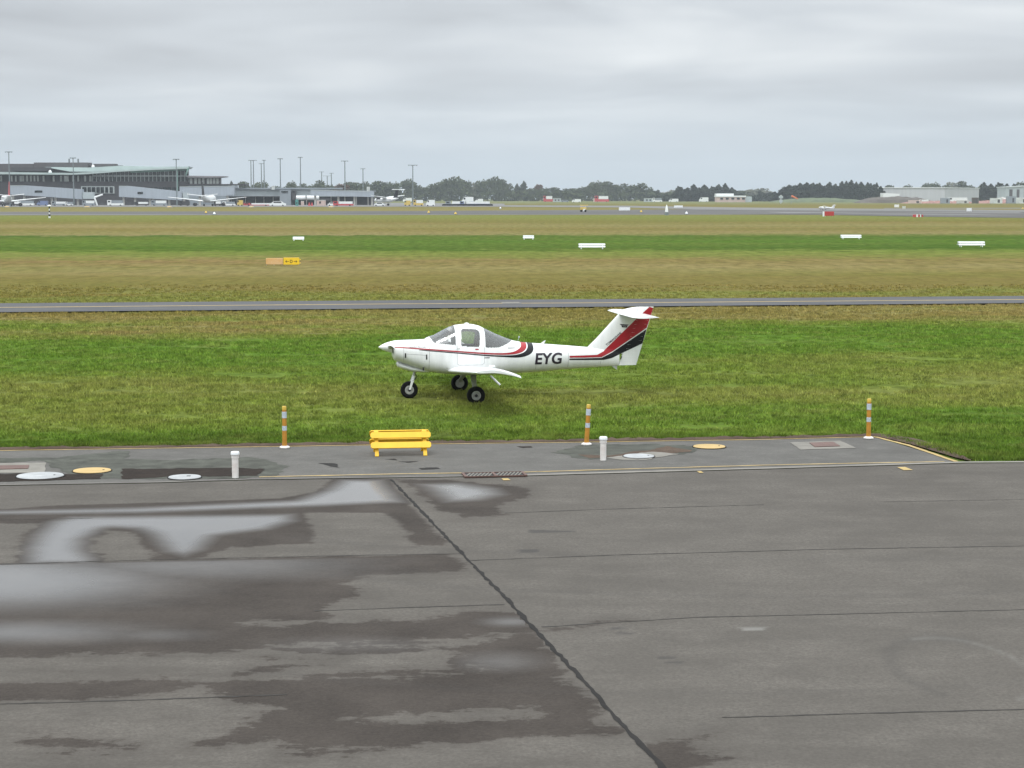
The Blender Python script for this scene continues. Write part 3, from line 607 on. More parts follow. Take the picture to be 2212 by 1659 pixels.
def fz(p, x): return float(np.interp(x, [a for a, b in p], [b for a, b in p]))
WIN = [(-0.222, 1.345), (-0.218, 1.70), (-0.20, 1.742), (-0.155, 1.762), (0.12, 1.750), (0.20, 1.735), (0.245, 1.70), (0.262, 1.65), (0.243, 1.36), (0.225, 1.315), (0.19, 1.300), (-0.20, 1.335)]
def inpoly(P, x, z):
    c = False; n = len(P)
    for i in range(n):
        a, b = P[i], P[(i+1) % n]
        if (a[1] > z) != (b[1] > z) and x < (b[0]-a[0])*(z-a[1])/(b[1]-a[1])+a[0]: c = not c
    return c
REARLO = [(0.383, 1.287), (0.728, 1.283), (0.85, 1.318), (0.978, 1.372), (1.103, 1.425), (1.16, 1.47)]
def classify(x, z, y):
    zt = st(x)[1]
    if -0.985 < x < -0.36:
        xf = -1.0+(1.547-min(z, 1.547))*0.71
        if x > xf and z > fz([(-0.93, 1.418), (-0.515, 1.374), (-0.36, 1.363)], x): return 'windshield'
    if 0.395 < x < 1.15 and z > fz(REARLO, x): return 'rear_window'
    if -0.33 < x < 0.36:
        if inpoly(WIN, x, z): return 'winL' if y < 0 else 'winR'
        if 0.86 < z < 1.79: return 'doorL' if y < 0 else 'doorR'
    return 'fus'
def build_fuselage():
    xs = list(np.arange(-1.935, -1.10, 0.03))+list(np.arange(-1.10, 1.20, 0.0115))+list(np.arange(1.2, 3.97, 0.05))+[3.97]
    NR = 200; rings = []
    for x in xs:
        zb, zt, zm, wd, nl, nu = st(x); r = []
        for k in range(NR):
            t = 2*math.pi*(k+0.5)/NR; c, s = math.cos(t), math.sin(t); n = nu if s > 0 else nl
            y = wd*math.copysign(abs(c)**(2/n), c); z = zm+(zt-zm if s > 0 else zm-zb)*math.copysign(abs(s)**(2/n), s)
            r.append((x, y, z))
        rings.append(r)
    V = [p for r in rings for p in r]; G_ = {}
    for i in range(len(xs)-1):
        for k in range(NR):
            f = (i*NR+k, i*NR+(k+1) % NR, (i+1)*NR+(k+1) % NR, (i+1)*NR+k)
            cx = sum(V[j][0] for j in f)/4; cz = sum(V[j][2] for j in f)/4; cy = sum(V[j][1] for j in f)/4
            G_.setdefault(classify(cx, cz, cy) if -1.0 < cx < 1.2 else 'fus', []).append(f)
    G_['fus'] += [tuple(range(NR))[::-1], tuple(range((len(xs)-1)*NR, len(xs)*NR))]
    def sub(key, name, mat, parent):
        fs = G_[key]; used = sorted({j for f in fs for j in f}); mp = {j: i for i, j in enumerate(used)}
        mb = MB(); mb.add([V[j] for j in used], [tuple(mp[j] for j in f) for f in fs]); return mb.build(name, mat, parent, smooth=60)
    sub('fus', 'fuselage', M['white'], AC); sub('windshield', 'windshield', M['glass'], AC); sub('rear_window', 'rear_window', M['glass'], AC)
    for s in 'LR':
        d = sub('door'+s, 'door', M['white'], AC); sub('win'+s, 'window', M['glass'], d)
build_fuselage()

def decal(name, up, lo, mat, side=(-1, 1), nsub=10, nacr=8, off=0.004, parent=None):
    mb = MB()
    for s in side:
        rows = []
        for a in range(len(up)-1):
            for i in range(nsub+(1 if a == len(up)-2 else 0)):
                f = i/nsub; u = (up[a][0]+(up[a+1][0]-up[a][0])*f, up[a][1]+(up[a+1][1]-up[a][1])*f); l = (lo[a][0]+(lo[a+1][0]-lo[a][0])*f, lo[a][1]+(lo[a+1][1]-lo[a][1])*f)
                row = []
                for k in range(nacr+1):
                    g = k/nacr; x = u[0]+(l[0]-u[0])*g; z = u[1]+(l[1]-u[1])*g
                    if x < 3.9: z = min(z, st(x)[1]-0.0005) if yfin(x, z) == 0 else z
                    row.append((x, s*(ysurf(x, z)+off), z+(0.003 if (x < 3.1 and z > st(x)[1]-0.02) else 0)))
                rows.append(row)
        mb.loft(rows, closed=False, cap=False)
    return mb.build(name, mat, parent or AC)
def smooth_curve(P, n=24):                                # Catmull-Rom
    P = [P[0]]+P+[P[-1]]; out = []
    for i in range(1, len(P)-2):
        for k in range(4):
            t = k/4; out.append(tuple(0.5*(2*P[i][j]+(-P[i-1][j]+P[i+1][j])*t+(2*P[i-1][j]-5*P[i][j]+4*P[i+1][j]-P[i+2][j])*t*t+(-P[i-1][j]+3*P[i][j]-3*P[i+1][j]+P[i+2][j])*t**3) for j in (0, 1)))
    return out+[P[-2]]
ru = [(-1.90, 1.314), (-1.75, 1.324), (-1.035, 1.270), (-0.351, 1.217), (0.375, 1.160), (0.836, 1.142), (1.10, 1.165), (1.25, 1.225), (1.335, 1.30), (1.355, 1.42)]
rl = [(-1.90, 1.298), (-1.75, 1.298), (-1.035, 1.239), (-0.351, 1.185), (0.375, 1.124), (0.836, 1.100), (1.15, 1.108), (1.37, 1.165), (1.48, 1.27), (1.50, 1.42)]
ku = [(-1.30, 1.253), (-1.15, 1.243), (-1.035, 1.233), (-0.351, 1.176), (0.375, 1.110), (0.836, 1.084), (1.17, 1.090), (1.40, 1.150), (1.505, 1.26), (1.53, 1.40)]
kl = [(-1.30, 1.243), (-1.15, 1.224), (-1.035, 1.212), (-0.351, 1.150), (0.375, 1.078), (0.836, 1.042), (1.25, 1.020), (1.53, 1.080), (1.655, 1.20), (1.665, 1.37)]
decal('stripe', smooth_curve(ru), smooth_curve(rl), M['red'], nsub=5)
decal('stripe', smooth_curve(ku), smooth_curve(kl), M['black'], nsub=5)
tu = [(2.61, 1.030), (3.0, 1.032), (3.36, 1.036), (3.54, 1.120), (4.363, 1.898), (4.772, 2.258)]
tl = [(2.61, 0.982), (3.0, 0.974), (3.48, 0.975), (3.775, 1.110), (4.70, 1.71), (4.872, 2.225)]
decal('stripe', tu, tl, M['red'], nsub=12, nacr=10)
bu = [(2.605, 0.960), (3.0, 0.956), (3.48, 0.955), (3.79, 1.095), (4.695, 1.672)]
bl = [(2.605, 0.922), (3.0, 0.911), (3.54, 0.900), (3.76, 0.942), (4.592, 1.305)]
decal('stripe', bu, bl, M['black'], nsub=12, nacr=10)
def letters(s, x0, x1, z0, z1, mat, bold=0.0, shear=0.0, rot=0.0, org=None, side=(-1,), off=0.008, name='lettering'):
    V, Fc = text_mesh(s, 1.0, bold, shear); mb = MB()
    for sd_ in side:
        P = fit(V, x0, x1, z0, z1)
        if sd_ > 0: P = [(x0+x1-p[0], p[1]) for p in P]
        if rot: P = [(org[0]+(p[0]-x0)*math.cos(rot)-(p[1]-z0)*math.sin(rot), org[1]+(p[0]-x0)*math.sin(rot)+(p[1]-z0)*math.cos(rot)) for p in P]
        mb.add([(p[0], sd_*(ysurf(p[0], p[1])+off), p[1]) for p in P], Fc)
    mb.build(name, mat, AC)
letters('EYG', 1.69, 2.41, 0.825, 1.122, M['navy'], 0.027, 0.10)
letters('EYG', 1.69, 2.41, 0.825, 1.122, M['navy'], 0.027, 0.10, side=(1,))
letters('TOMAHAWK', 0, 0.52, 0, 0.058, M['navy'], 0.02, 0.2, R(39.7), (3.635, 1.250))
letters('Canterbury Aero Club', -1.55, -1.125, 1.292, 1.348, M['grey_letter'], 0.01, 0.2)
for s, x0, x1, z0, z1, mt in (('PIPER', 0.98, 1.175, 1.252, 1.278, M['grey_letter']), ('LIFT', 0.36, 0.50, 1.018, 1.045, M['navy'])):
    mb = MB()                                             # small placards too fine to read: broken dark bars
    n = 7
    for i in range(n):
        a = x0+(x1-x0)*i/n; b = a+(x1-x0)/n*0.72
        mb.add([(a, -(ysurf(a, z0)+0.005), z0), (b, -(ysurf(b, z0)+0.005), z0), (b+0.004, -(ysurf(b, z1)+0.005), z1), (a+0.004, -(ysurf(a, z1)+0.005), z1)], [(0, 1, 2, 3)])
    mb.build('placard', mt, AC)
mb = MB(); mb.add([(x, -(ysurf(x, z)+0.005), z) for x, z in ((0.13, 1.235), (0.215, 1.232), (0.215, 1.262), (0.13, 1.265))], [(0, 1, 2, 3)]); mb.build('placard', M['red'], AC)
for x0, z0, z1 in ((-1.655, 1.045, 1.165), (-1.125, 1.0, 1.13)):
    decal('cowl_latch', [(x0, z1), (x0+0.034, z1)], [(x0, z0), (x0+0.034, z0)], M['dark'], side=(-1,), nsub=3, nacr=8, off=0.006)
def seams():
    ms_ = pm('panel_seam', (0.26, 0.26, 0.27), 0.6)
    def run(P, wd=0.007):
        mb = MB()
        for (x0, z0), (x1, z1) in zip(P[:-1], P[1:]):
            n = max(1, int(math.hypot(x1-x0, z1-z0)/0.04))
            for i in range(n):
                a = (x0+(x1-x0)*i/n, z0+(z1-z0)*i/n); b = (x0+(x1-x0)*(i+1)/n, z0+(z1-z0)*(i+1)/n); dx, dz = b[0]-a[0], b[1]-a[1]; l = math.hypot(dx, dz); nx, nz = -dz/l*wd/2, dx/l*wd/2
                mb.add([(p[0]+q*nx, -(ysurf(p[0]+q*nx, p[1]+q*nz)+0.0025), p[1]+q*nz) for p, q in ((a, -1), (b, -1), (b, 1), (a, 1))], [(0, 1, 2, 3)])
        mb.build('panel_seam', ms_, AC)
    run([(-1.68, 0.9), (-1.68, 1.42)]); run([(-1.04, 0.72), (-1.035, 1.30), (-1.03, 1.46)]); run([(-1.60, 1.145), (-1.12, 1.11)])
    run([(-0.335, 1.35), (-0.33, 0.88), (-0.28, 0.85), (0.30, 0.85), (0.365, 0.90), (0.365, 1.30)]); run([(1.72, 0.70), (1.72, 1.30)]); run([(2.58, 0.70), (2.58, 1.24)])
    run([(fhinge(z), z) for z in (0.75, 0.9, 1.1)]); run([(3.45, 0.78), (3.5, 1.15)])
seams()
# emblem on the fin
mb = MB(); e_ = [(3.965, 1.822), (4.215, 1.802), (4.175, 1.775), (4.17, 1.725), (4.03, 1.735), (4.02, 1.785)]
mb.add([(x, -(ysurf(x, z)+0.005), z) for x, z in e_], [tuple(range(6))]); em = mb.build('emblem', M['navy'], AC)
mb = MB()
for a, b in (((4.04, 1.79), (4.08, 1.752)), ((4.06, 1.76), (4.12, 1.785)), ((4.10, 1.748), (4.16, 1.77))):
    mb.add([(a[0], -(ysurf(*a)+0.008), a[1]), (b[0], -(ysurf(*b)+0.008), b[1]), (b[0], -(ysurf(*b)+0.008), b[1]+0.012), (a[0], -(ysurf(*a)+0.008), a[1]+0.012)], [(0, 1, 2, 3)])
mb.build('emblem_highlight', M['steel'], em)

# fin and rudder
def finloft(zs, xa, xb, n=18):
    rings = []
    for z in zs:
        a, b = xa(z), xb(z); r = []
        for i in range(n+1):
            x = a+(b-a)*(1-math.cos(math.pi*i/n))/2; r.append((x, -max(yfin(x, z), 0.001), z))
        for i in range(n-1, 0, -1):
            x = a+(b-a)*(1-math.cos(math.pi*i/n))/2; r.append((x, max(yfin(x, z), 0.001), z))
        rings.append(r)
    return MB().loft(rings)
zs = list(np.linspace(1.05, 2.2, 26))+[2.23, 2.25, 2.258, 2.2615]
finloft(zs, fle, lambda z: fhinge(z)-0.006).build('fin', M['white'], AC, smooth=50)
zs = list(np.linspace(0.745, 2.2, 30))+[2.23, 2.25, 2.258, 2.2615]
rd = finloft(zs, lambda z: fhinge(z)+0.006, fte).build('rudder', M['white'], AC, smooth=50)
mb = MB()                                                 # stiffening ribs pressed into the rudder
for i in range(11):
    z = 0.86+i*0.105
    for s in (-1, 1):
        x0, x1 = fhinge(z)+0.05, fte(z)-0.05; mb.tube((x0, s*(yfin(x0, z)+0.0005), z), (x1, s*(yfin(x1, z)+0.0005), z), 0.0045, n=6)
mb.build('rib', M['white'], rd)
# tailplane
def stab():
    for s in (-1, 1):
        rings = []
        for y in (0.0, 0.4, 0.8, 1.2, 1.50, 1.58, 1.615):
            sh = 1.0 if y < 1.55 else (0.93 if y < 1.6 else 0.82); a = 3.955+0.015*y+(0.7*(1-sh)*0.6 if s else 0); b = 4.655; r = []
            for i in range(13):
                t = (1-math.cos(math.pi*i/12))/2; r.append((a+(b-a)*t, s*y, 2.078+0.10*foil(t)*(b-a)*sh))
            for i in range(11, 0, -1):
                t = (1-math.cos(math.pi*i/12))/2; r.append((a+(b-a)*t, s*y, 2.078-0.10*foil(t)*(b-a)*sh))
            rings.append(r)
        o = MB().loft(rings).build('tailplane', M['white'], AC, smooth=50)
        mb = MB(); mb.add([(4.40, s*0.12, 2.121), (4.40, s*1.5, 2.121), (4.408, s*1.5, 2.121), (4.408, s*0.12, 2.121)], [(0, 1, 2, 3)]); mb.build('elevator_gap', M['dark'], o)
stab()

# wings
def wing(s):
    rings = []; ys = [0.35, 0.6, 1.2, 2.4, 3.6, 4.6, 4.95, 5.10, 5.17, 5.20]
    for y in ys:
        c = 1.13; a = -0.56; tip = max(0, (y-4.9)/0.30); th = 0.165*(1-0.55*tip*tip); c2 = c*(1-0.07*tip*tip); a2 = a+0.07*tip*tip
        z0 = 0.655+0.084*y; r = []
        for sg, rg in ((1, range(0, 21)), (-1, range(19, 0, -1))):
            for i in rg:
                t = (1-math.cos(math.pi*i/20))/2; camb = 0.12*t*(1-t)*c2*0.32*2; droop = -0.10*max(0, t-0.35)**1.5*2*(0.55+0.8*min(1, tip+0.2))
                r.append((a2+c2*t, s*y, z0+camb+sg*th*foil(t)*c2*(1.0 if sg > 0 else 0.75)+droop))
        rings.append(r)
    o = MB().loft(rings).build('wing', M['white'], AC, smooth=50)
    MB().tube((-0.02, s*4.2, 1.10), (-0.02, s*4.2, 1.17), 0.05, 0.045, 14).build('fuel_cap', M['white'], o)
    for y0, y1, nm in ((0.7, 2.7, 'flap'), (2.75, 4.7, 'aileron')):
        mb = MB(); x0 = 0.30; z = lambda y: 0.675+0.086*y
        mb.add([(x0, s*y0, z(y0)+0.052), (x0, s*y1, z(y1)+0.052), (x0+0.012, s*y1, z(y1)+0.052), (x0+0.012, s*y0, z(y0)+0.052)], [(0, 1, 2, 3)]); mb.build(nm, M['dark'], o)
    return o
wL = wing(-1); wR = wing(1)
MB().box((-0.07, -5.0, 1.215), (0.09, 0.07, 0.05), taper=0.7).build('wing_tip_light', M['boardw'], wL, bevel=0.012)
# wing root fairing
MB().loft([[(x, y, 0.60+dz) for y, dz in ((-0.62*w_, 0.02), (-0.4, -0.02), (0.4, -0.02), (0.62*w_, 0.02), (0.45, 0.10), (-0.45, 0.10))] for x, w_ in ((-0.25, 0.72), (-0.1, 0.8), (0.3, 0.8), (0.5, 0.72))]).build('wing_root_fairing', M['white'], AC, smooth=50)

# cowl scoop, spinner, propeller
MB().loft([[(x, hw*cc, zc+hh*ss) for cc, ss in ((math.cos(2*math.pi*k/20), math.sin(2*math.pi*k/20)) for k in range(20))] for x, zc, hw, hh in
   ((-1.825, 0.865, 0.14, 0.045), (-1.80, 0.855, 0.19, 0.07), (-1.66, 0.80, 0.22, 0.085), (-1.45, 0.74, 0.24, 0.08), (-1.2, 0.69, 0.23, 0.055), (-1.0, 0.665, 0.2, 0.03))]).build('air_scoop', M['white'], AC, smooth=50)
for s in (-1, 1):
    MB().lathe((-1.931, s*0.235, 1.21), (-1, 0, 0), [(0.0, 0.0), (0.012, 0.055), (0.0, 0.065)], 18).build('cooling_inlet', M['dark'], AC)
MB().lathe((-2.286, 0, 1.292), (1, 0, 0), [(0.0, 0.001), (0.01, 0.012), (0.05, 0.040), (0.12, 0.078), (0.20, 0.110), (0.28, 0.135), (0.335, 0.148), (0.352, 0.150), (0.352, 0.0)], 36).build('spinner', M['white'], AC, smooth=50)
pr = empty('propeller', (-2.0, 0, 1.292)); pr.parent = AC; del_ = [pr.pop(k, None) for k in ()]
def blade(s):
    rings = []
    for r_, c, tw, th in ((0.05, 0.11, 78, 0.10), (0.20, 0.12, 74, 0.08), (0.30, 0.135, 66, 0.035), (0.5, 0.15, 58, 0.025), (0.7, 0.15, 52, 0.02), (0.74, 0.15, 51, 0.02), (0.85, 0.14, 48, 0.018), (0.90, 0.10, 47, 0.012)):
        ca, sa = math.cos(R(tw)), math.sin(R(tw)); ring = []
        for k in range(12):
            t = 2*math.pi*k/12; px, py = math.cos(t)*c/2, math.sin(t)*th/2
            ring.append((px*sa-py*ca, s*r_, s*(px*ca+py*sa)+0.06*r_*(-s)))
        rings.append(ring)
    return rings
for s in (-1, 1):
    rg = blade(s); b_ = MB().loft(rg[:6]).build('blade', M['steel'], pr, smooth=60); MB().loft(rg[5:]).build('blade_tip', M['black'], b_, smooth=60)

# undercarriage
def wheel(x, y, z, r, wd, parent, face):
    t = empty('wheel', (x, y, z)); t.parent = parent
    k = wd/2; prof = [(-k*0.75, r*0.52), (-k*0.95, r*0.62), (-k, r*0.80), (-k*0.8, r*0.93), (-k*0.4, r*0.99), (0, r), (k*0.4, r*0.99), (k*0.8, r*0.93), (k, r*0.80), (k*0.95, r*0.62), (k*0.75, r*0.52)]
    MB().lathe((0, 0, 0), (0, 1, 0), prof, 40).build('tyre', M['tyre'], t, smooth=60)
    for s in (-1, 1):
        MB().lathe((0, 0, 0), (0, s, 0), [(k*0.70, r*0.52), (k*0.80, r*0.47), (k*0.80, r*0.36), (k*0.4, r*0.28), (k*0.4, r*0.16), (k*0.9, r*0.13), (k*0.9, 0)], 28).build('rim', M['rim'], t, smooth=30)
        mb = MB()
        mb.tube((0, s*k*0.85, 0), (0, s*k*0.96, 0), r*0.17, n=14); mb.build('hub_opening', M['dark'], t)
for s in (-1, 1):
    mg = empty('main_gear'); mg.parent = AC
    rings = []
    for x, y, z, wd in ((0.10, 0.30, 0.60, 0.17), (0.08, 0.55, 0.565, 0.15), (0.03, 1.0, 0.44, 0.12), (0.0, 1.35, 0.31, 0.10), (0.0, 1.46, 0.215, 0.09)):
        rings.append([(x-wd/2, s*y, z+0.014), (x+wd/2, s*y, z+0.014), (x+wd/2, s*(y+0.004), z-0.014), (x-wd/2, s*(y+0.004), z-0.014)])
    MB().loft(rings).build('leg', M['steel'], mg, bevel=0.004)
    MB().tube((0, s*1.43, 0.20), (0, s*1.56, 0.20), 0.022).build('axle', M['steel'], mg)
    MB().tube((0, s*1.47, 0.20), (0, s*1.50, 0.20), 0.075, n=20).build('brake_disc', M['rim'], mg)
    wheel(0.0, s*1.58, 0.185, 0.228, 0.17, mg, s)
ng = empty('nose_gear'); ng.parent = AC
MB().tube((-1.33, 0, 0.80), (-1.40, 0, 0.50), 0.032, n=16).build('strut', M['steel'], ng, smooth=True)
MB().tube((-1.385, 0, 0.55), (-1.425, 0, 0.40), 0.045, n=16).build('collar', M['white'], ng, smooth=True)
for s in (-1, 1): MB().loft([[(x-wd, s*yy, z), (x+wd, s*yy, z), (x+wd, s*(yy+0.018), z), (x-wd, s*(yy+0.018), z)] for x, z, wd, yy in ((-1.42, 0.46, 0.035, 0.04), (-1.43, 0.42, 0.035, 0.10), (-1.50, 0.20, 0.026, 0.10))]).build('fork', M['white'], ng, bevel=0.006)
MB().loft([[(x, y, z), (x+0.05, y, z)] + [(x+0.05, y, z-0.02), (x, y, z-0.02)] for x, y, z in ((-1.45, -0.115, 0.455), (-1.45, 0.115, 0.455))]).build('fork_bridge', M['white'], ng)
mb = MB(); mb.tube((-1.355, 0, 0.62), (-1.30, 0, 0.52), 0.012); mb.tube((-1.30, 0, 0.52), (-1.37, 0, 0.44), 0.012); mb.build('scissor_link', M['dark'], ng)
wheel(-1.503, 0, 0.19, 0.222, 0.15, ng, 0)
MB().tube((0.50, -0.62, 0.58), (0.74, -0.70, 0.345), 0.028, n=12).build('boarding_step', M['boardw'], AC)
mb = MB(); mb.loft([[(x, s*wd, z) for s, z in ((-1, z1), (1, z1), (1, z0), (-1, z0))] for x, z0, z1, wd in ((3.80, 0.70, 0.745, 0.01), (3.92, 0.655, 0.745, 0.01))]); mb.tube((3.86, 0, 0.67), (3.92, 0, 0.635), 0.012); mb.build('tail_skid', M['steel'], AC)
mb = MB(); mb.loft([[(x-c_, -0.008, z), (x+c_, -0.008, z), (x+c_, 0.008, z), (x-c_, 0.008, z)] for x, z, c_ in ((1.93, 1.32, 0.05), (2.02, 1.41, 0.02))]); mb.build('antenna', M['white'], AC)
mb = MB(); mb.tube((1.30, 0, 1.38), (1.34, 0, 1.50), 0.004, n=6); mb.box((1.34, 0, 1.51), (0.03, 0.03, 0.04)); mb.build('beacon_mast', M['reflect'], AC)
MB().lathe((-0.02, 0, 1.862), (0, 0, 1), [(0, 0.06), (0.025, 0.05), (0.035, 0.0)], 16).build('roof_vent', M['white'], AC, smooth=True)
MB().box((-0.30, -0.548, 1.275), (0.07, 0.012, 0.018)).build('door_handle', M['steel'], AC, bevel=0.004)
mb = MB(); mb.tube((4.03, -0.075, 0.98), (4.00, -0.08, 0.90), 0.012); mb.build('rudder_horn', M['dark'], AC)
mb = MB(); mb.tube((-1.18, -0.42, 0.80), (-1.18, -0.42, 0.72), 0.02); mb.build('exhaust_stub', M['dark'], AC)
# cabin
MB().loft([[(x, -hw, zz_), (x, hw, zz_), (x, hw*0.95, 0.75), (x, -hw*0.95, 0.75)] for x, hw, zz_ in ((-0.93, 0.43, 1.40), (-0.60, 0.47, 1.40), (-0.56, 0.47, 1.30), (-0.55, 0.47, 1.0))]).build('instrument_panel', M['cabin'], AC)
MB().box((-0.05, 0, 0.80), (1.1, 0.98, 0.06)).build('cabin_floor', M['cabin'], AC)
MB().loft([[(x, -hw, z), (x, hw, z), (x, hw, 0.85), (x, -hw, 0.85)] for x, hw, z in ((0.42, 0.36, 1.62), (0.60, 0.36, 1.52), (0.85, 0.31, 1.42), (1.08, 0.25, 1.36))]).build('luggage_shelf', M['cabin'], AC)
for s in (-1, 1):
    t = empty('seat', (0, s*0.25, 0)); t.parent = AC
    MB().box((0.0, 0, 0.98), (0.46, 0.42, 0.12)).build('cushion', M['seat'], t, bevel=0.03)
    MB().box((0.27, 0, 1.24), (0.10, 0.42, 0.56), Matrix.Rotation(R(10), 3, 'Y')).build('backrest', M['seat'], t, bevel=0.03)
    MB().box((0.33, 0, 1.60), (0.07, 0.24, 0.15), Matrix.Rotation(R(8), 3, 'Y')).build('headrest', M['cabin'], t, bevel=0.025)
    MB().tube((-0.55, s*0.0, 1.18), (-0.40, 0, 1.20), 0.014).build('yoke_shaft', M['black'], t)
MB().box((-0.64, -0.36, 1.46), (0.20, 0.01, 0.12)).build('paper_sheet', M['paper'], AC)
MB().lathe((-0.27, -0.34, 1.34), (0.2, 0, 1), [(0, 0.0), (0.0, 0.09), (0.05, 0.10), (0.10, 0.07), (0.13, 0)], 16).build('seat_cover_bundle', M['paper'], AC, smooth=True)
MB().box((-0.44, 0.1, 1.72), (0.06, 0.5, 0.10), Matrix.Rotation(R(35), 3, 'Y')).build('sun_visor', M['paper'], AC, bevel=0.01)
for s in (-1, 1):
    MB().loft([[(-0.33, s*0.50, 1.30), (-0.33, s*0.48, 1.30), (0.40, s*0.48, 1.27), (0.40, s*0.50, 1.27)], [(-0.33, s*0.50, 1.1), (-0.33, s*0.48, 1.1), (0.40, s*0.48, 1.1), (0.40, s*0.50, 1.1)]]).build('door_lining', M['cabin'], AC)

# ------------------------------------------------------------------ grass blades
def in_tri_poly(P, X, Y): return sdf(P, X, Y) > 0
TAXI_TOP = [(-400, 661), (0, 657), (850, 650.5), (1450, 647), (2212, 641), (2700, 637)]
TAXI_BOT = [(-400, 680), (0, 676.5), (850, 668.3), (1250, 665), (2212, 656.5), (2700, 652)]
TAXI = gp(TAXI_TOP+TAXI_BOT[::-1])
def tufts():
    n = 175000; Y = 37+(rng.random(n)**1.25)*73; X = (rng.random(n)-0.5)*2*(Y*0.272+9.0)+0.0
    edge = rng.random(n) < 0.10                          # extra growth along the verge
    path = [p for p in BACK]+[G(1960, 962), G(2075, 996), G(2140, 1000), G(2400, 999)]
    bx = np.array([p.x for p in path]); by = np.array([p.y for p in path])
    # verge line: signed test against strip polygon
    strip = gp([(-900, 985)]) ; poly = [Vector((-60, 10, 0)), Vector((60, 10, 0)), Vector((60, interp_y(FRONT, 60)+0.05, 0))]+[p+Vector((0, 0.12, 0)) for p in FRONT[::-1] if p.x > CORNER.x]+[G(2110, 1000), G(2062, 990), G(1960, 960), G(1893, 943)]+[p+Vector((0, 0.20, 0)) for p in BACK[::-1][1:]]+[Vector((-60, 36, 0))]
    j = np.where(edge)[0]; ex = (rng.random(len(j))-0.5)*36; ey = np.interp(ex, bx, by)
    X[j] = ex; Y[j] = ey+0.25+rng.random(len(j))**1.7*1.2
    d = sdf(poly, X, Y); dt = sdf(TAXI, X, Y)
    pn = np.array([mn.noise(Vector((x*0.35, y*0.6, 0)))+0.5*mn.noise(Vector((x*1.6, y*2.2, 5))) for x, y in zip(X, Y)])
    ok = (rng.random(len(X)) < np.clip((113-Y)/32, 0, 1)) & (d < -0.10) & (dt < -0.15) & ((pn > -0.42)); X, Y, d, pn = X[ok], Y[ok], d[ok], pn[ok]; n = len(X)
    h = (0.035+0.028*rng.random(n))*(1+0.6*np.clip(pn, -0.5, 0.8)); vg = np.exp(-np.clip(-d-0.1, 0, 9)/0.45); h = h*(1+0.9*vg)
    B = 9; tt = np.repeat(rng.random(n), B); cx = np.repeat(X, B)+rng.normal(0, 0.055, n*B); cy = np.repeat(Y, B)+rng.normal(0, 0.055, n*B); hh = np.repeat(h, B)*(0.6+0.7*rng.random(n*B))
    a = rng.random(n*B)*2*np.pi; wd = 0.008+0.006*rng.random(n*B); wd *= 1+np.clip((cy-50)/60, 0, 1); lean = rng.normal(0, 0.55, (2, n*B))*hh
    V = np.zeros((n*B, 3, 3), np.float32)
    V[:, 0] = np.stack([cx-np.cos(a)*wd, cy-np.sin(a)*wd, np.full(n*B, -0.02)], 1); V[:, 1] = np.stack([cx+np.cos(a)*wd, cy+np.sin(a)*wd, np.full(n*B, -0.02)], 1)
    V[:, 2] = np.stack([cx+lean[0], cy+lean[1], hh], 1)
    me = bpy.data.meshes.new('grass'); m_ = n*B; me.vertices.add(m_*3); me.vertices.foreach_set('co', V.ravel()); me.loops.add(m_*3); me.loops.foreach_set('vertex_index', np.arange(m_*3, dtype=np.int32))
    me.polygons.add(m_); me.polygons.foreach_set('loop_start', np.arange(0, m_*3, 3, dtype=np.int32))
    try: me.polygons.foreach_set('loop_total', np.full(m_, 3, dtype=np.int32))
    except Exception: pass
    me.update(calc_edges=True)
    q = me.attributes.new('tint', 'FLOAT', 'FACE'); q.data.foreach_set('value', np.clip(tt*0.6+rng.random(m_)*0.5-0.05, 0, 1).astype(np.float32))
    me.materials.append(M['blade']); o = bpy.data.objects.new('grass', me); LK(o)
    tag(o, 'short patchy green grass blades covering the field around the aeroplane', 'grass', kind='stuff')
tufts()

# ------------------------------------------------------------------ taxiway, runway, far apron
flat('taxiway', TAXI, 0.045, M['taxi'])
mb = MB(); line_strip(mb, gp([(-400, 670), (0, 666.3), (850, 658.6), (1450, 655.3), (2700, 645)]), 0.35, 0.050, 0.1, 2.0); tag(mb.build('taxiway_centre_line', M['lineY']), kind='structure')
flat('concrete_pad', gp([(1082, 655), (1120, 654.8), (1128, 657.8), (1086, 658)]), 0.055, M['concrete'])
flat('runway', gp([(-900, 458.2), (0, 457.8), (900, 456), (1500, 452.5), (1800, 455), (2300, 458), (3300, 462), (3300, 482), (2300, 472), (2000, 468.5), (1773, 464.3), (1550, 463), (0, 463.6), (-900, 464)]), 0.05, M['runway'])
flat('runway_shoulder', gp([(-900, 464), (0, 463.6), (1550, 463), (1660, 463.7), (1550, 463.8), (0, 465.2), (-900, 465.6)]), 0.055, M['farapron'])
flat('side_taxiway', gp([(1040, 443.2), (1350, 444.5), (1600, 448.5), (2300, 455), (2300, 458.5), (1800, 455.3), (1500, 452.7), (1350, 448.3), (1040, 446.5)]), 0.06, M['farapron'])
flat('far_apron', gp([(-900, 437.8), (700, 437.5), (1090, 440), (1090, 446.6), (-900, 447.4)]), 0.07, M['farapron'])
flat('runway_shoulder', gp([(1910, 449.8), (2300, 449), (2300, 450.8), (1910, 451)]), 0.07, M['farapron'])
for q in ([(1800, 461), (2100, 463), (2200, 465.5), (1900, 463.5)], [(1650, 458), (1900, 459), (1700, 461)], [(1950, 458.5), (2200, 459), (2212, 461), (2000, 460)]):
    flat('runway_patch', gp(q), 0.058, M['farapron'])

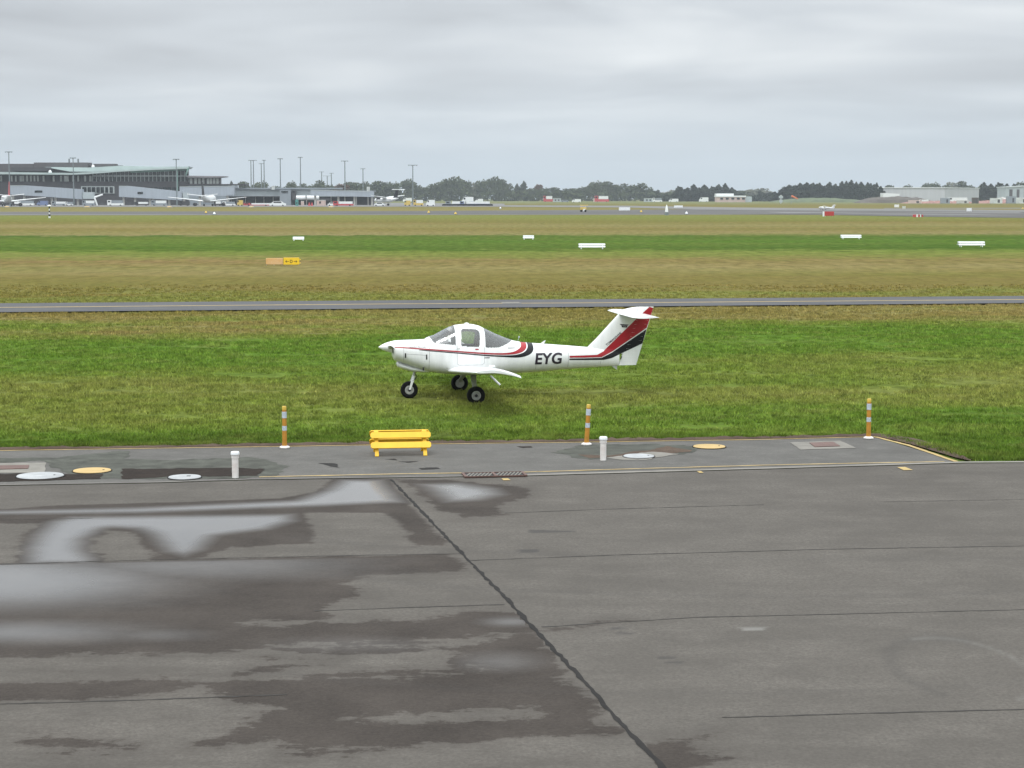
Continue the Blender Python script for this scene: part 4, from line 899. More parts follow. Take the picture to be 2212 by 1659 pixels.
# ------------------------------------------------------------------ far trees
def leafmat(name, c1, c2):
    m = bpy.data.materials.new(name); m.use_nodes = True; t = m.node_tree; p = t.nodes['Principled BSDF']; p.inputs['Roughness'].default_value = 0.9; p.inputs['Specular IOR Level'].default_value = 0.1
    g = t.nodes.new('ShaderNodeNewGeometry'); n = N(t, 'ShaderNodeTexNoise', inp={'Scale': 0.25, 'Detail': 3.0}); t.links.new(g.outputs['Position'], n.inputs['Vector'])
    f = math_(t, 'ADD', math_(t, 'MULTIPLY', g.outputs['Random Per Island'], 0.5), math_(t, 'MULTIPLY', maprange(t, n.outputs[0], 0.35, 0.65), 0.5)); t.links.new(mixc(t, f, c1, c2), p.inputs['Base Color']); return m
LEAF = {'broad': leafmat('broadleaf_foliage', (0.035, 0.050, 0.024), (0.085, 0.10, 0.045)), 'dark': leafmat('conifer_foliage', (0.018, 0.028, 0.018), (0.045, 0.058, 0.032)), 'pale': leafmat('pale_foliage', (0.10, 0.11, 0.07), (0.17, 0.165, 0.11)), 'red': leafmat('autumn_foliage', (0.09, 0.055, 0.035), (0.15, 0.09, 0.055))}
BARK = pm('bark', (0.07, 0.055, 0.04), 0.9, var=0.3, scale=1)
def make_tree(kind, Hh, W, seed):
    r_ = random.Random(seed); t = bpy.data.objects.new({'broad': 'broadleaf_tree', 'dark': 'conifer_tree', 'pale': 'broadleaf_tree', 'red': 'broadleaf_tree'}[kind], None); LK(t)
    mb = MB(); mb.tube((0, 0, 0), (0, 0, Hh*0.55), 0.45, 0.2, 7)
    for i in range(5):
        a = r_.random()*6.28; mb.tube((0, 0, Hh*(0.2+0.06*i)), (math.cos(a)*W*0.3, math.sin(a)*W*0.3, Hh*(0.45+0.07*i)), 0.16, 0.06, 5)
    mb.build('trunk', BARK, t)
    cb_ = MB(); lob = []
    if kind == 'dark':
        for i in range(16):
            f = i/15; lob.append((r_.uniform(-1, 1)*W*0.2*(1-f), r_.uniform(-1, 1)*W*0.2, Hh*(0.08+0.84*f), W*0.5*(1-f)**0.55+0.6, Hh*0.10))
    else:
        lob.append((0, 0, Hh*0.36, W*0.44, Hh*0.30))
        for i in range(9):
            a = r_.random()*6.28; rr = r_.random()**0.5*0.33*W; zz_ = r_.uniform(0.30, 0.80); q = r_.uniform(0.16, 0.30)
            lob.append((math.cos(a)*rr*(1.25-zz_*0.7), math.sin(a)*rr*(1.2-zz_*0.6), Hh*zz_, W*q, Hh*q*0.72))
    zc = [l[2]+l[4] for l in lob]; k = Hh/max(zc)
    per = 120 if kind == 'dark' else 150
    for lx, ly, lz, lr, lh in lob:
        for j in range(per):
            u, v, w_ = r_.gauss(0, 1), r_.gauss(0, 1), r_.gauss(0, 1); l = math.sqrt(u*u+v*v+w_*w_)+1e-6; rad = r_.random()**0.4
            c = Vector((lx+u/l*lr*rad, ly+v/l*lr*rad, (lz+w_/l*lh*rad)*k)); s = r_.uniform(0.45, 1.15)*(0.75 if kind == 'dark' else 1)
            if c.z < 0.4: continue
            q = Vector((r_.gauss(0, 1), r_.gauss(0, 1), r_.gauss(0, 1)+0.6)).to_track_quat('Z', 'Y')
            cb_.add([c+q @ Vector((s*a_, s*b_*0.8, 0)) for a_, b_ in ((-1, -0.6), (0.3, -1), (1, 0.4), (-0.2, 1))], [(0, 1, 2, 3)])
    me = bpy.data.meshes.new('crown'); me.from_pydata(cb_.v, [], cb_.f); me.materials.append(LEAF[kind]); o = bpy.data.objects.new('crown', me); LK(o); o.parent = t
    return t
PROTO = {}
for kd, W, n in (('broad', 22, 4), ('dark', 11, 4), ('pale', 20, 2), ('red', 10, 1)):
    PROTO[kd] = [make_tree(kd, 20.0, W, 100+i*7+len(kd)) for i in range(n)]
used = set()
SIDE = lambda u: ('behind the terminal pier' if u < 830 else 'in the tree line right of the pier' if u < 1150 else 'in the middle tree line' if u < 1420 else 'behind the white shed' if u < 1610 else 'left of the conifer block' if u < 1670 else 'in the dark conifer block' if u < 1900 else 'behind the long hangar' if u < 2115 else 'beside the striped shed')
COUNT = {}
def tree(kind, u, top, hw, Y):
    base = 425+20706/Y; s = F/Y; Hh = (base-top)/s; Wd = 2.9*hw/s
    v = PROTO[kind]; i = random.randrange(len(v)); p = v[i]; x = at(u, base, Y)[0]
    bw = {'broad': 22, 'dark': 11, 'pale': 20, 'red': 10}[kind]; sc = (Wd/bw, max(Wd/bw, 0.5), Hh/20.0)
    if p.name in used: t = copy_tree(p, (x, Y, 0), random.uniform(-0.6, 0.6))
    else: used.add(p.name); t = p; t.location = (x, Y, 0); t.rotation_euler = (0, 0, random.uniform(-0.6, 0.6))
    t.scale = sc
    kn = {'broad': 'grey green round-crowned tree', 'dark': 'dark narrow conifer', 'pale': 'pale hazy tree', 'red': 'reddish autumn tree'}[kind]
    hn = 'tall' if Hh > 24 else 'low' if Hh < 17 else 'mid-height'
    base_lab = '%s %s %s' % (hn, kn, SIDE(u)); COUNT.setdefault(base_lab, []).append((u, t))
    tag(t, base_lab, 'tree', 'distant trees ' + SIDE(u))
TL = [('dark', 499, 391, 7, 1900), ('broad', 528, 391, 15, 1900), ('broad', 553, 397, 13, 1850), ('broad', 570, 391, 16, 1900), ('broad', 597, 401, 15, 1950), ('broad', 615, 403, 12, 1900), ('broad', 633, 391, 12, 1850), ('broad', 655, 396, 16, 2000), ('broad', 675, 399, 13, 2000),
 ('broad', 691, 389, 18, 1900), ('broad', 712, 399, 14, 1900), ('red', 738, 397, 13, 1850), ('broad', 757, 392, 16, 2100), ('broad', 772, 393, 14, 2000), ('broad', 790, 392, 14, 2100), ('broad', 804, 398, 12, 2100), ('broad', 820, 390, 18, 2100), ('broad', 838, 393, 16, 2100), ('broad', 856, 393, 14, 2100), ('broad', 881, 386, 15, 2200), ('broad', 903, 400, 17, 2200), ('broad', 925, 404, 14, 2250),
 ('broad', 945, 393, 17, 2200), ('broad', 962, 392, 14, 2300), ('broad', 979, 381, 22, 2200), ('broad', 1000, 390, 15, 2250), ('broad', 1013, 390, 11, 2300), ('pale', 1026, 394, 9, 2350), ('broad', 1045, 388, 17, 2300), ('broad', 1067, 381, 15, 2250), ('broad', 1086, 386, 12, 2250), ('broad', 1100, 396, 14, 2300), ('dark', 1118, 397, 8, 2300), ('dark', 1130, 391, 9, 2300),
 ('broad', 1147, 406, 15, 2250), ('red', 1163, 398, 7, 2300), ('broad', 1180, 405, 13, 2250), ('broad', 1199, 404, 15, 2250), ('broad', 1222, 407, 15, 2250), ('broad', 1240, 406, 16, 2300), ('broad', 1258, 404, 15, 2250), ('broad', 1275, 400, 15, 2300), ('broad', 1292, 391, 18, 2250), ('broad', 1313, 391, 16, 2300), ('broad', 1331, 398, 16, 2250), ('broad', 1348, 396, 16, 2300), ('broad', 1367, 399, 14, 2300), ('broad', 1386, 395, 20, 2200), ('broad', 1403, 408, 14, 2250),
 ('dark', 1420, 410, 9, 2200), ('pale', 1440, 413, 16, 2700), ('pale', 1454, 410, 13, 2600), ('dark', 1467, 402, 11, 2000), ('dark', 1483, 405, 12, 2000), ('dark', 1499, 398, 11, 2000), ('dark', 1510, 405, 9, 2000), ('dark', 1521, 399, 13, 2000), ('dark', 1539, 402, 9, 2000), ('dark', 1552, 398, 10, 2000), ('dark', 1566, 396, 10, 2000), ('dark', 1582, 405, 12, 2000), ('broad', 1600, 411, 14, 2300),
 ('pale', 1615, 409, 16, 2800), ('pale', 1634, 406, 22, 2900), ('dark', 1643, 411, 8, 2200), ('pale', 1657, 411, 14, 2800), ('dark', 1661, 415, 9, 2200), ('dark', 1676, 414, 11, 1850), ('dark', 1688, 408, 13, 1850), ('dark', 1701, 399, 14, 1850), ('dark', 1714, 401, 11, 1850), ('dark', 1724, 395, 12, 1850), ('dark', 1741, 394, 13, 1850), ('dark', 1755, 395, 12, 1850), ('dark', 1768, 395, 12, 1850), ('dark', 1780, 401, 9, 1850), ('dark', 1791, 393, 11, 1850),
 ('dark', 1804, 397, 10, 1850), ('dark', 1818, 392, 11, 1850), ('dark', 1828, 391, 9, 1850), ('dark', 1838, 389, 11, 1850), ('dark', 1849, 393, 9, 1850), ('dark', 1860, 393, 12, 1850), ('dark', 1873, 394, 10, 1850), ('dark', 1884, 396, 10, 1850), ('dark', 1893, 395, 8, 1850), ('dark', 1902, 402, 8, 1640), ('dark', 1909, 412, 7, 1640),
 ('broad', 1921, 399, 14, 2300), ('broad', 1963, 399, 13, 2300), ('broad', 2001, 395, 10, 2300), ('broad', 2021, 394, 15, 2300), ('broad', 2040, 399, 12, 2300), ('pale', 2060, 393, 20, 2500), ('broad', 2078, 390, 13, 2300), ('broad', 2100, 400, 16, 2300), ('dark', 2124, 394, 13, 1850), ('dark', 2140, 397, 12, 1850), ('dark', 2158, 394, 13, 1850), ('dark', 2174, 397, 13, 1850), ('dark', 2190, 397, 12, 1850), ('broad', 2211, 391, 14, 1900), ('broad', 2235, 392, 16, 1900)]
for q in TL: tree(*q)
for lab, L in COUNT.items():                              # neighbours of one look are told apart by their place in the row
    if len(L) > 1:
        L.sort(key=lambda a: a[0]); ords = ['leftmost', 'second from left', 'third from left', 'fourth from left', 'fifth from left', 'sixth from left', 'seventh from left', 'eighth from left', 'ninth from left', 'tenth from left', 'eleventh from left', 'twelfth from left', 'thirteenth from left', 'fourteenth from left', 'fifteenth from left', 'sixteenth from left', 'seventeenth from left', 'eighteenth from left', 'nineteenth from left', 'twentieth from left', 'twenty-first from left', 'twenty-second from left', 'twenty-third from left', 'twenty-fourth from left']
        for i, (u, t) in enumerate(L): t['label'] = lab+', '+(ords[i] if i < len(L)-1 else 'rightmost')
# low hedge of undergrowth that closes the foot of the tree line
def hedge(name, u0, u1, Y, tops, mat, lab):
    r_ = random.Random(int(u0)); mb = MB(); x0 = at(u0, 430, Y)[0]; x1 = at(u1, 430, Y)[0]; n = int((x1-x0)*9)
    for i in range(n):
        x = x0+(x1-x0)*r_.random(); h = tops*(0.75+0.4*mn.noise(Vector((x*0.06, 0, 0)))); c = Vector((x, Y+r_.uniform(-4, 4), h*r_.random())); s = r_.uniform(1.0, 2.2)
        q = Vector((r_.gauss(0, 1), r_.gauss(0, 1), r_.gauss(0, 1))).to_track_quat('Z', 'Y'); mb.add([c+q @ Vector((s*a_, s*b_, 0)) for a_, b_ in ((-1, -0.6), (0.3, -1), (1, 0.4), (-0.2, 1))], [(0, 1, 2, 3)])
    me = bpy.data.meshes.new(name); me.from_pydata(mb.v, [], mb.f); me.materials.append(mat); o = bpy.data.objects.new(name, me); LK(o); tag(o, lab, 'undergrowth', kind='stuff')
hedge('undergrowth', 480, 1460, 2190, 13, LEAF['broad'], 'dense grey green undergrowth below the long tree line')
hedge('undergrowth', 1400, 1680, 2050, 9, LEAF['dark'], 'dark undergrowth behind the white shed')
hedge('undergrowth', 1675, 1898, 1860, 9, LEAF['dark'], 'dark undergrowth closing the foot of the conifer block')
hedge('undergrowth', 1885, 2300, 2320, 17, LEAF['broad'], 'hazy undergrowth behind the long hangar')
hedge('undergrowth', 2112, 2300, 1860, 12, LEAF['dark'], 'dark undergrowth beside the striped shed')

# ------------------------------------------------------------------ far buildings
BM = dict(
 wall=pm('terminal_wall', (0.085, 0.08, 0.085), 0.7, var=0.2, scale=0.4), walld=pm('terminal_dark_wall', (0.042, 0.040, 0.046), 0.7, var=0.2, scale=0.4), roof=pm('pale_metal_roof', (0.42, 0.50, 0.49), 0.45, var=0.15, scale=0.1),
 groof=pm('grey_metal_roof', (0.20, 0.19, 0.20), 0.6, var=0.15, scale=0.1), panel=pm('light_wall_panel', (0.62, 0.65, 0.63), 0.6, var=0.3, scale=0.3), glass=pm('dark_window_glass', (0.014, 0.020, 0.022), 0.15, var=0.5, scale=0.3), green=pm('green_tinted_frame', (0.17, 0.30, 0.26), 0.4, var=0.2, scale=0.2),
 frame=pm('window_frame', (0.42, 0.46, 0.46), 0.5), bridge=pm('bridge_cladding', (0.34, 0.38, 0.43), 0.5, var=0.12, scale=0.3, stretch=(3, 1, 0.3)), conc=pm('pale_concrete', (0.5, 0.49, 0.46), 0.8, var=0.2, scale=0.5),
 grey=pm('grey_cladding', (0.24, 0.27, 0.30), 0.6, var=0.12, scale=0.2), pale=pm('pale_cladding', (0.40, 0.45, 0.47), 0.55, var=0.12, scale=0.2), teal=pm('teal_plastic', (0.06, 0.27, 0.24), 0.5, var=0.2, scale=1), pink=pm('pinkish_wall', (0.55, 0.42, 0.38), 0.7, var=0.15, scale=0.5),
 vred=pm('vehicle_red', (0.48, 0.05, 0.06), 0.35, var=0.1, scale=0.5), vwhite=pm('vehicle_white', (0.75, 0.77, 0.77), 0.35, var=0.06, scale=0.5), vyel=pm('vehicle_yellow', (0.62, 0.45, 0.12), 0.4, var=0.1, scale=0.5), vblue=pm('vehicle_blue', (0.16, 0.20, 0.34), 0.4, var=0.1, scale=0.5),
 rubble=pm('reddish_rubble', (0.36, 0.19, 0.16), 0.95, var=0.55, scale=0.6, bump=1.0), mound=pm('green_bank', (0.10, 0.13, 0.06), 0.95, var=0.4, scale=0.15), dirt=pm('brown_bank', (0.10, 0.085, 0.07), 0.95, var=0.4, scale=0.2), orange=pm('windsock_orange', (0.62, 0.16, 0.05), 0.6), mast=pm('mast_metal', (0.16, 0.19, 0.20), 0.5, var=0.1), signred=pm('sign_red', (0.42, 0.03, 0.025), 0.5, var=0.1, scale=2), signyel=pm('sign_yellow', (0.85, 0.56, 0.02), 0.5, var=0.1, scale=2), signor=pm('faded_orange_panel', (0.62, 0.33, 0.10), 0.6, var=0.3, scale=2, col2=(0.66, 0.45, 0.24)))
def fb(mb, u0, u1, v0, v1, Y, D, mi=0):                  # box front face at depth Y spanning the given window
    x0, z1 = at(u0, v0, Y); x1, z0 = at(u1, v1, Y); z0 = max(z0, 0.0)
    return mb.box(((x0+x1)/2, Y+D/2, (z0+z1)/2), (x1-x0, D, z1-z0), mi=mi)
def fprism(mb, L, Y, D, mi=0):
    P = [at(u, v, Y) for u, v in L]; return mb.prism([(p[0], max(p[1], 0)) for p in P], 'y', Y, Y+D, mi)
YT = 1150
T = empty('terminal_building', (0, 0, 0), 0, 'long grey airport terminal with a tilted pale roof and dark glazed upper floor', 'terminal')
T.location = (at(200, 443, YT)[0], YT, 0); OFF = T.location.copy()
def tb(mb, name, mat, parent=None, **k):
    p = parent or T; o = mb.build(name, mat, None, **k); o.parent = p
    if p is T: o.matrix_parent_inverse = Matrix.Translation(-OFF)
    return o
C6u = lambda x: x/9.6; C6v = lambda y: 329.2+y/9.6; C7u = lambda x: 219.4+x/7.2; C7v = lambda y: 329.2+y/7.2
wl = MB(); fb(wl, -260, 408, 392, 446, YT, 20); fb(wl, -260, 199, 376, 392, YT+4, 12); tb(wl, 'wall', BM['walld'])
wl = MB(); fprism(wl, [(199, 392), (199, 376.5), (250, 372), (320, 368), (402, 365), (402, 392)], YT+1.5, 8); tb(wl, 'wall', BM['walld'])
mb = MB(); fb(mb, -260, 73, 353.8, 376, YT+20, 10); fb(mb, 73, 190, 351, 376, YT+18, 12); fb(mb, 190, 200, 357, 376, YT+22, 6); fb(mb, 200, 248, 353.8, 376, YT+18, 10); fb(mb, 249, 262, 357.2, 376, YT+18, 6); tb(mb, 'roof_plant_block', BM['wall'])
mb = MB(); fb(mb, 24, 110, 361.5, 370, YT+10, 18); tb(mb, 'roof_plant_block', BM['walld'])
mb = MB(); fprism(mb, [(-260, 371), (0, 371.5), (110, 373), (150, 373.5), (190, 372), (250, 368.5), (320, 364), (400, 361), (409, 360.8), (404, 364.5), (320, 367.5), (250, 371.5), (190, 376), (150, 377.5), (100, 377), (-260, 375)], YT-4, 14); tb(mb, 'roof', BM['roof'])
mb = MB(); fprism(mb, [(95, 360.5), (190, 362), (260, 358), (340, 360.3), (408, 359.6), (400, 363), (300, 366), (200, 371), (150, 370.5)], YT+10.5, 7); tb(mb, 'roof', BM['roof'])
mb = MB(); fprism(mb, [(404, 364.5), (409, 360.8), (403, 375), (400, 380)], YT-4, 3.0); tb(mb, 'roof_end_frame', BM['green'])
for i, x in enumerate([0, 20, 240, 325, 430, 480, 560, 640, 712, 785, 900, 1110, 1262, 1350, 1400, 1515, 1620, 1765, 1875]):
    mb = MB(); wd = 5.5 if x in (430, 1350, 1400, 1875) else 4.2; fb(mb, C6u(x)-wd*0.45, C6u(x)+wd*0.45, 379.5, 392, YT+3.2, 1.2); tb(mb, 'wall_panel', BM['panel'])
ng_ = 24
for i in range(ng_):
    u = 200.5+(400-200.5)*i/(ng_-1); topv = float(np.interp(u, [200, 250, 320, 400], [374.5, 371, 367.5, 364.5]))
    mb = MB(); fb(mb, u+0.4, u+7.2, 381.5, 391.5, YT+1.2, 0.5); fb(mb, u+0.4, u+7.2, topv+1.5, 379.0, YT+1.2, 0.5); tb(mb, 'window', BM['glass'])
mb = MB()
for i in range(ng_+1):
    u = 199.5+(400-200.5)*i/(ng_-1); fb(mb, u-0.5, u+0.6, float(np.interp(u, [200, 250, 320, 400], [375.5, 371.5, 367.8, 364.5])), 392.5, YT+0.3, 0.8)
fb(mb, 199, 405, 379.3, 380.9, YT+0.1, 0.7); fb(mb, 199, 406, 392.3, 393.6, YT+0.1, 0.9); tb(mb, 'window_frame', BM['frame'])
mb = MB(); fprism(mb, [(282, 369.5), (404, 364), (404, 368), (282, 373.5)], YT-0.6, 0.8); fb(mb, 380, 384.5, 364, 413, YT-3, 0.8); tb(mb, 'green_glass_band', BM['green'])
mb = MB(); fb(mb, 175, 247, 402.5, 418, YT-0.4, 0.6); tb(mb, 'window_surround', BM['frame'])
for u0, u1 in ((177.5, 187), (189, 196.5), (198, 206), (208, 215.5), (217, 224.5), (227, 233.5), (236.5, 244)):
    mb = MB(); fb(mb, u0, u1, 404, 416.5, YT-0.8, 0.5); tb(mb, 'window', BM['glass'])
for i in range(12):
    mb = MB(); u = 285+i*9.6; fb(mb, u, u+7.5, 404.5, 414, YT-0.5, 0.6); tb(mb, 'window', BM['glass'])
mb = MB(); fprism(mb, [(405, 379.5), (485, 380.5), (485, 382.3), (470, 384), (405, 383.5)], YT-3, 16); tb(mb, 'roof', BM['groof'])
mb = MB(); fb(mb, 405, 473, 383, 398, YT+2, 10); tb(mb, 'wall', BM['wall'])
for x in (1390, 1460, 1520, 1580, 1655, 1700, 1750, 1800):
    mb = MB(); fb(mb, C7u(x)-2.6, C7u(x)+2.6, 385, 397, YT+1.2, 0.8); tb(mb, 'wall_panel', BM['panel'])
mb = MB(); fb(mb, 405, 530, 397.5, 400.3, YT-2, 14); tb(mb, 'roof', BM['walld'])
mb = MB(); fb(mb, 405, 495, 400, 446, YT, 38); tb(mb, 'wall', BM['grey'])
mb = MB()
for u, h in ((149.5, 343), (169, 343)): mb.tube((at(u, 352, YT+40)[0], YT+40, at(u, 356, YT)[1]), (at(u, 352, YT+40)[0], YT+40, at(u, h, YT+40)[1]), 0.5, n=8)
tb(mb, 'roof_flue', BM['mast'])
for u in (1040/9.6, 1780/9.6):
    mb = MB(); x, z = at(u, 372 if u < 150 else 359, YT-2); mb.lathe((x, YT-2 if u < 150 else YT+18, z-0.8), (0, 0, 1), [(0, 0.9), (0.8, 1.1), (1.6, 0.8), (2.2, 0)], 12); tb(mb, 'roof_dome', BM['vwhite'])

P_ = empty('pier_building', (at(650, 443, YT)[0], YT, 0), 0, 'low pale grey passenger pier stretching right from the terminal', 'pier building'); OFFP = P_.location.copy()
def pb(mb, name, mat):
    o = mb.build(name, mat); o.parent = P_; o.matrix_parent_inverse = Matrix.Translation(-OFFP); return o
C8u = lambda x: 493.7+x/10.08; C8v = lambda y: 384+y/10.08; C4u = lambda x: 438.9+x/4.48; C4v = lambda y: 307.2+y/4.48
mb = MB(); fb(mb, 495, 712, 409, 424.5, YT+3, 20); fb(mb, 712, 800, 413, 424.5, YT+3, 18); pb(mb, 'wall', BM['pale'])
mb = MB(); fb(mb, 494, 732, 405.5, 408.8, YT+1, 26); fb(mb, 732, 806, 411.5, 413.5, YT+1, 24); pb(mb, 'roof', BM['grey'])
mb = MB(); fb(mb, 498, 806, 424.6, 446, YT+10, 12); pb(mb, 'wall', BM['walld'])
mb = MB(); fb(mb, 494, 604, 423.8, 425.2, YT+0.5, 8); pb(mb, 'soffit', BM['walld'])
mb = MB(); fb(mb, 604, 628, 410, 445.5, YT-6, 14); pb(mb, 'stair_tower', BM['grey'])
mb = MB(); fb(mb, 607.5, 621.5, 412.6, 415.8, YT-6.5, 0.4); pb(mb, 'window', BM['glass'])
mb = MB(); fb(mb, 630, 637.5, 411, 432, YT-3, 8); pb(mb, 'wall', BM['wall'])
mb = MB(); fb(mb, 631, 636.5, 412.5, 416, YT-3.5, 0.3); pb(mb, 'window', BM['glass'])
for u0, u1, v0, v1 in ((586.5, 593, 402, 410), (792, 798, 403.5, 412.5)):
    mb = MB(); fb(mb, u0, u1, v0, v1, YT-1, 4); pb(mb, 'roof_unit', BM['panel'])
for u in (500, 512, 530, 552, 570, 590, 640, 662, 690, 715, 745, 770, 795):
    mb = MB(); fb(mb, u-0.7, u+0.7, 424.6, 446, YT+4, 0.8); pb(mb, 'column', BM['conc'])
mb = MB(); fb(mb, 676, 712, 428.5, 433.5, YT-2, 6); pb(mb, 'awning', BM['walld'])
for u0, u1 in ((640, 660), (663, 689)):
    mb = MB(); x0, z = at(u0, 427, YT-4); x1, _ = at(u1, 427, YT-4); mb.tube((x0, YT-4, z), (x1, YT-4, z), 1.3, n=12); pb(mb, 'duct', BM['vwhite'])

def jet_bridge(L, Y, D, legs, win, lab, ext=None):
    P = [at(u, v, Y) for u, v in L]; cx = sum(p[0] for p in P)/len(P); t = empty('jet_bridge', (cx, Y, 0), 0, lab, 'jet bridge', 'grey passenger boarding bridges at the terminal')
    o = MB().prism([(p[0]-cx, p[1]) for p in P], 'y', 0, D).build('tunnel', BM['bridge'], t)
    mb = MB(); mb.prism([(p[0]-cx, p[1]-0.35) for p in (P[0], P[1])]+[(p[0]-cx, p[1]) for p in (P[1], P[0])], 'y', -0.15, 0.0); mb.build('roof_edge', BM['frame'], t)
    for u0, u1, v0, v1 in win:
        x0, z1 = at(u0, v0, Y); x1, z0 = at(u1, v1, Y); MB().box(((x0+x1)/2-cx, -0.1, (z0+z1)/2), (x1-x0, 0.2, z1-z0)).build('window', BM['glass'], t)
    for u in legs:
        x, z = at(u, 426, Y); MB().box((x-cx, D/2, 3.2), (1.1, 1.2, 6.4)).build('leg', BM['conc'], t)
    if ext:
        u0, u1, v0, v1 = ext; x0, z1 = at(u0, v0, Y); x1, z0 = at(u1, v1, Y); MB().box(((x0+x1)/2-cx, D/2, (z0+z1)/2), (x1-x0, D*0.8, z1-z0)).build('cab', BM['pale'], t)
    return t
YB = 1090
jet_bridge([(18, 400.5), (50, 400.5), (177, 409), (177, 430.5), (85, 424), (18, 420)], YB, 5, (26, 50, 110, 118, 166), [(75, 91.5, 411.5, 416)], 'long grey jet bridge sloping down behind the red-tailed airliner', (177.5, 202, 415, 429.5))
jet_bridge([(257, 401.5), (272, 401.5), (380, 412.5), (393, 413), (393, 433), (380, 432), (257, 425)], YB, 5, (265, 290, 322, 328, 364), [(297, 309, 414.5, 419)], 'grey jet bridge left of the dark-tailed airliner', (394, 406, 416, 430))
jet_bridge([(388, 403), (505, 401.5), (505, 422), (440, 424), (388, 424)], YB+25, 5, (396, 430, 490), [], 'pale grey jet bridge behind the dark-tailed airliner')
jet_bridge([(671, 410), (800, 413), (807, 414), (807, 425.5), (671, 422.5)], YB, 5, (680, 730, 765, 803), [], 'pale jet bridge at the right end of the pier')
# stairs arm beside first bridge
x, z = at(214, 424, YB); mb = MB(); mb.tube((x-2, 0, z-0.6), (x+2.8, 0, z+1.0), 0.5, n=8); mb.tube((x-2, 0, z-0.6), (x-0.5, 0, 0), 0.5, n=8)
o = mb.build('ground_loader', BM['vwhite'], loc=(0, YB-3, 0)); tag(o, 'white boom loader arm at the end of the left jet bridge', 'loader')

# light masts
MI = 0
def mast(u, top, Y, lab, wd=6.0, r=0.42, base=None):
    x, z = at(u, top, Y); t = empty('light_mast', (x, Y, 0), 0, lab, 'light mast', 'tall floodlight masts around the terminal')
    MB().tube((0, 0, 0), (0, 0, z-0.6), r, r*0.6, 8).build('pole', BM['mast'], t, smooth=True)
    mb = MB(); mb.box((0, 0, z-0.5), (wd*0.8, 1.2, 0.3))
    for i in range(4): mb.box((-wd*0.33+wd*0.22*i, -0.4, z-0.75), (0.5, 0.5, 0.35))
    mb.build('lamp_head', BM['mast'], t)
for u, tp, Y, lab, wd in ((18.7, 326, 1080, 'tall floodlight mast at the far left beside the red tail', 6), (157.6, 339, 1085, 'floodlight mast in front of the terminal upper floor', 5), (380.5, 342, 1085, 'floodlight mast beside the right end of the glazed floor', 5.5), (541.8, 345, 1500, 'left mast of the pair just right of the terminal', 4), (547.2, 345, 1450, 'right mast of the pair just right of the terminal', 6),
   (564.3, 352, 1700, 'shorter thin mast of the second pair behind the pier', 4), (570.2, 344.5, 1500, 'taller thin mast of the second pair behind the pier', 3), (605.2, 341, 1250, 'dark tall mast above the grey stair tower', 4.5), (648.7, 338, 1300, 'tallest mast above the pier', 4), (694.7, 370, 2000, 'short hazy mast above the rounded tree behind the pier', 4), (706.8, 379, 2200, 'faintest shortest mast behind the pier', 7), (715.7, 373, 2000, 'short hazy mast right of the faintest one', 4),
   (744.7, 346, 1250, 'floodlight mast with wide head above the pier right half', 6), (784.0, 363, 1500, 'mid-height mast above the trees near the pier end', 4), (891.6, 355, 1180, 'lone floodlight mast standing before the tree line', 8)):
    mast(u, tp, Y, lab, wd*Y/1150*0.9, 0.42*Y/1150)

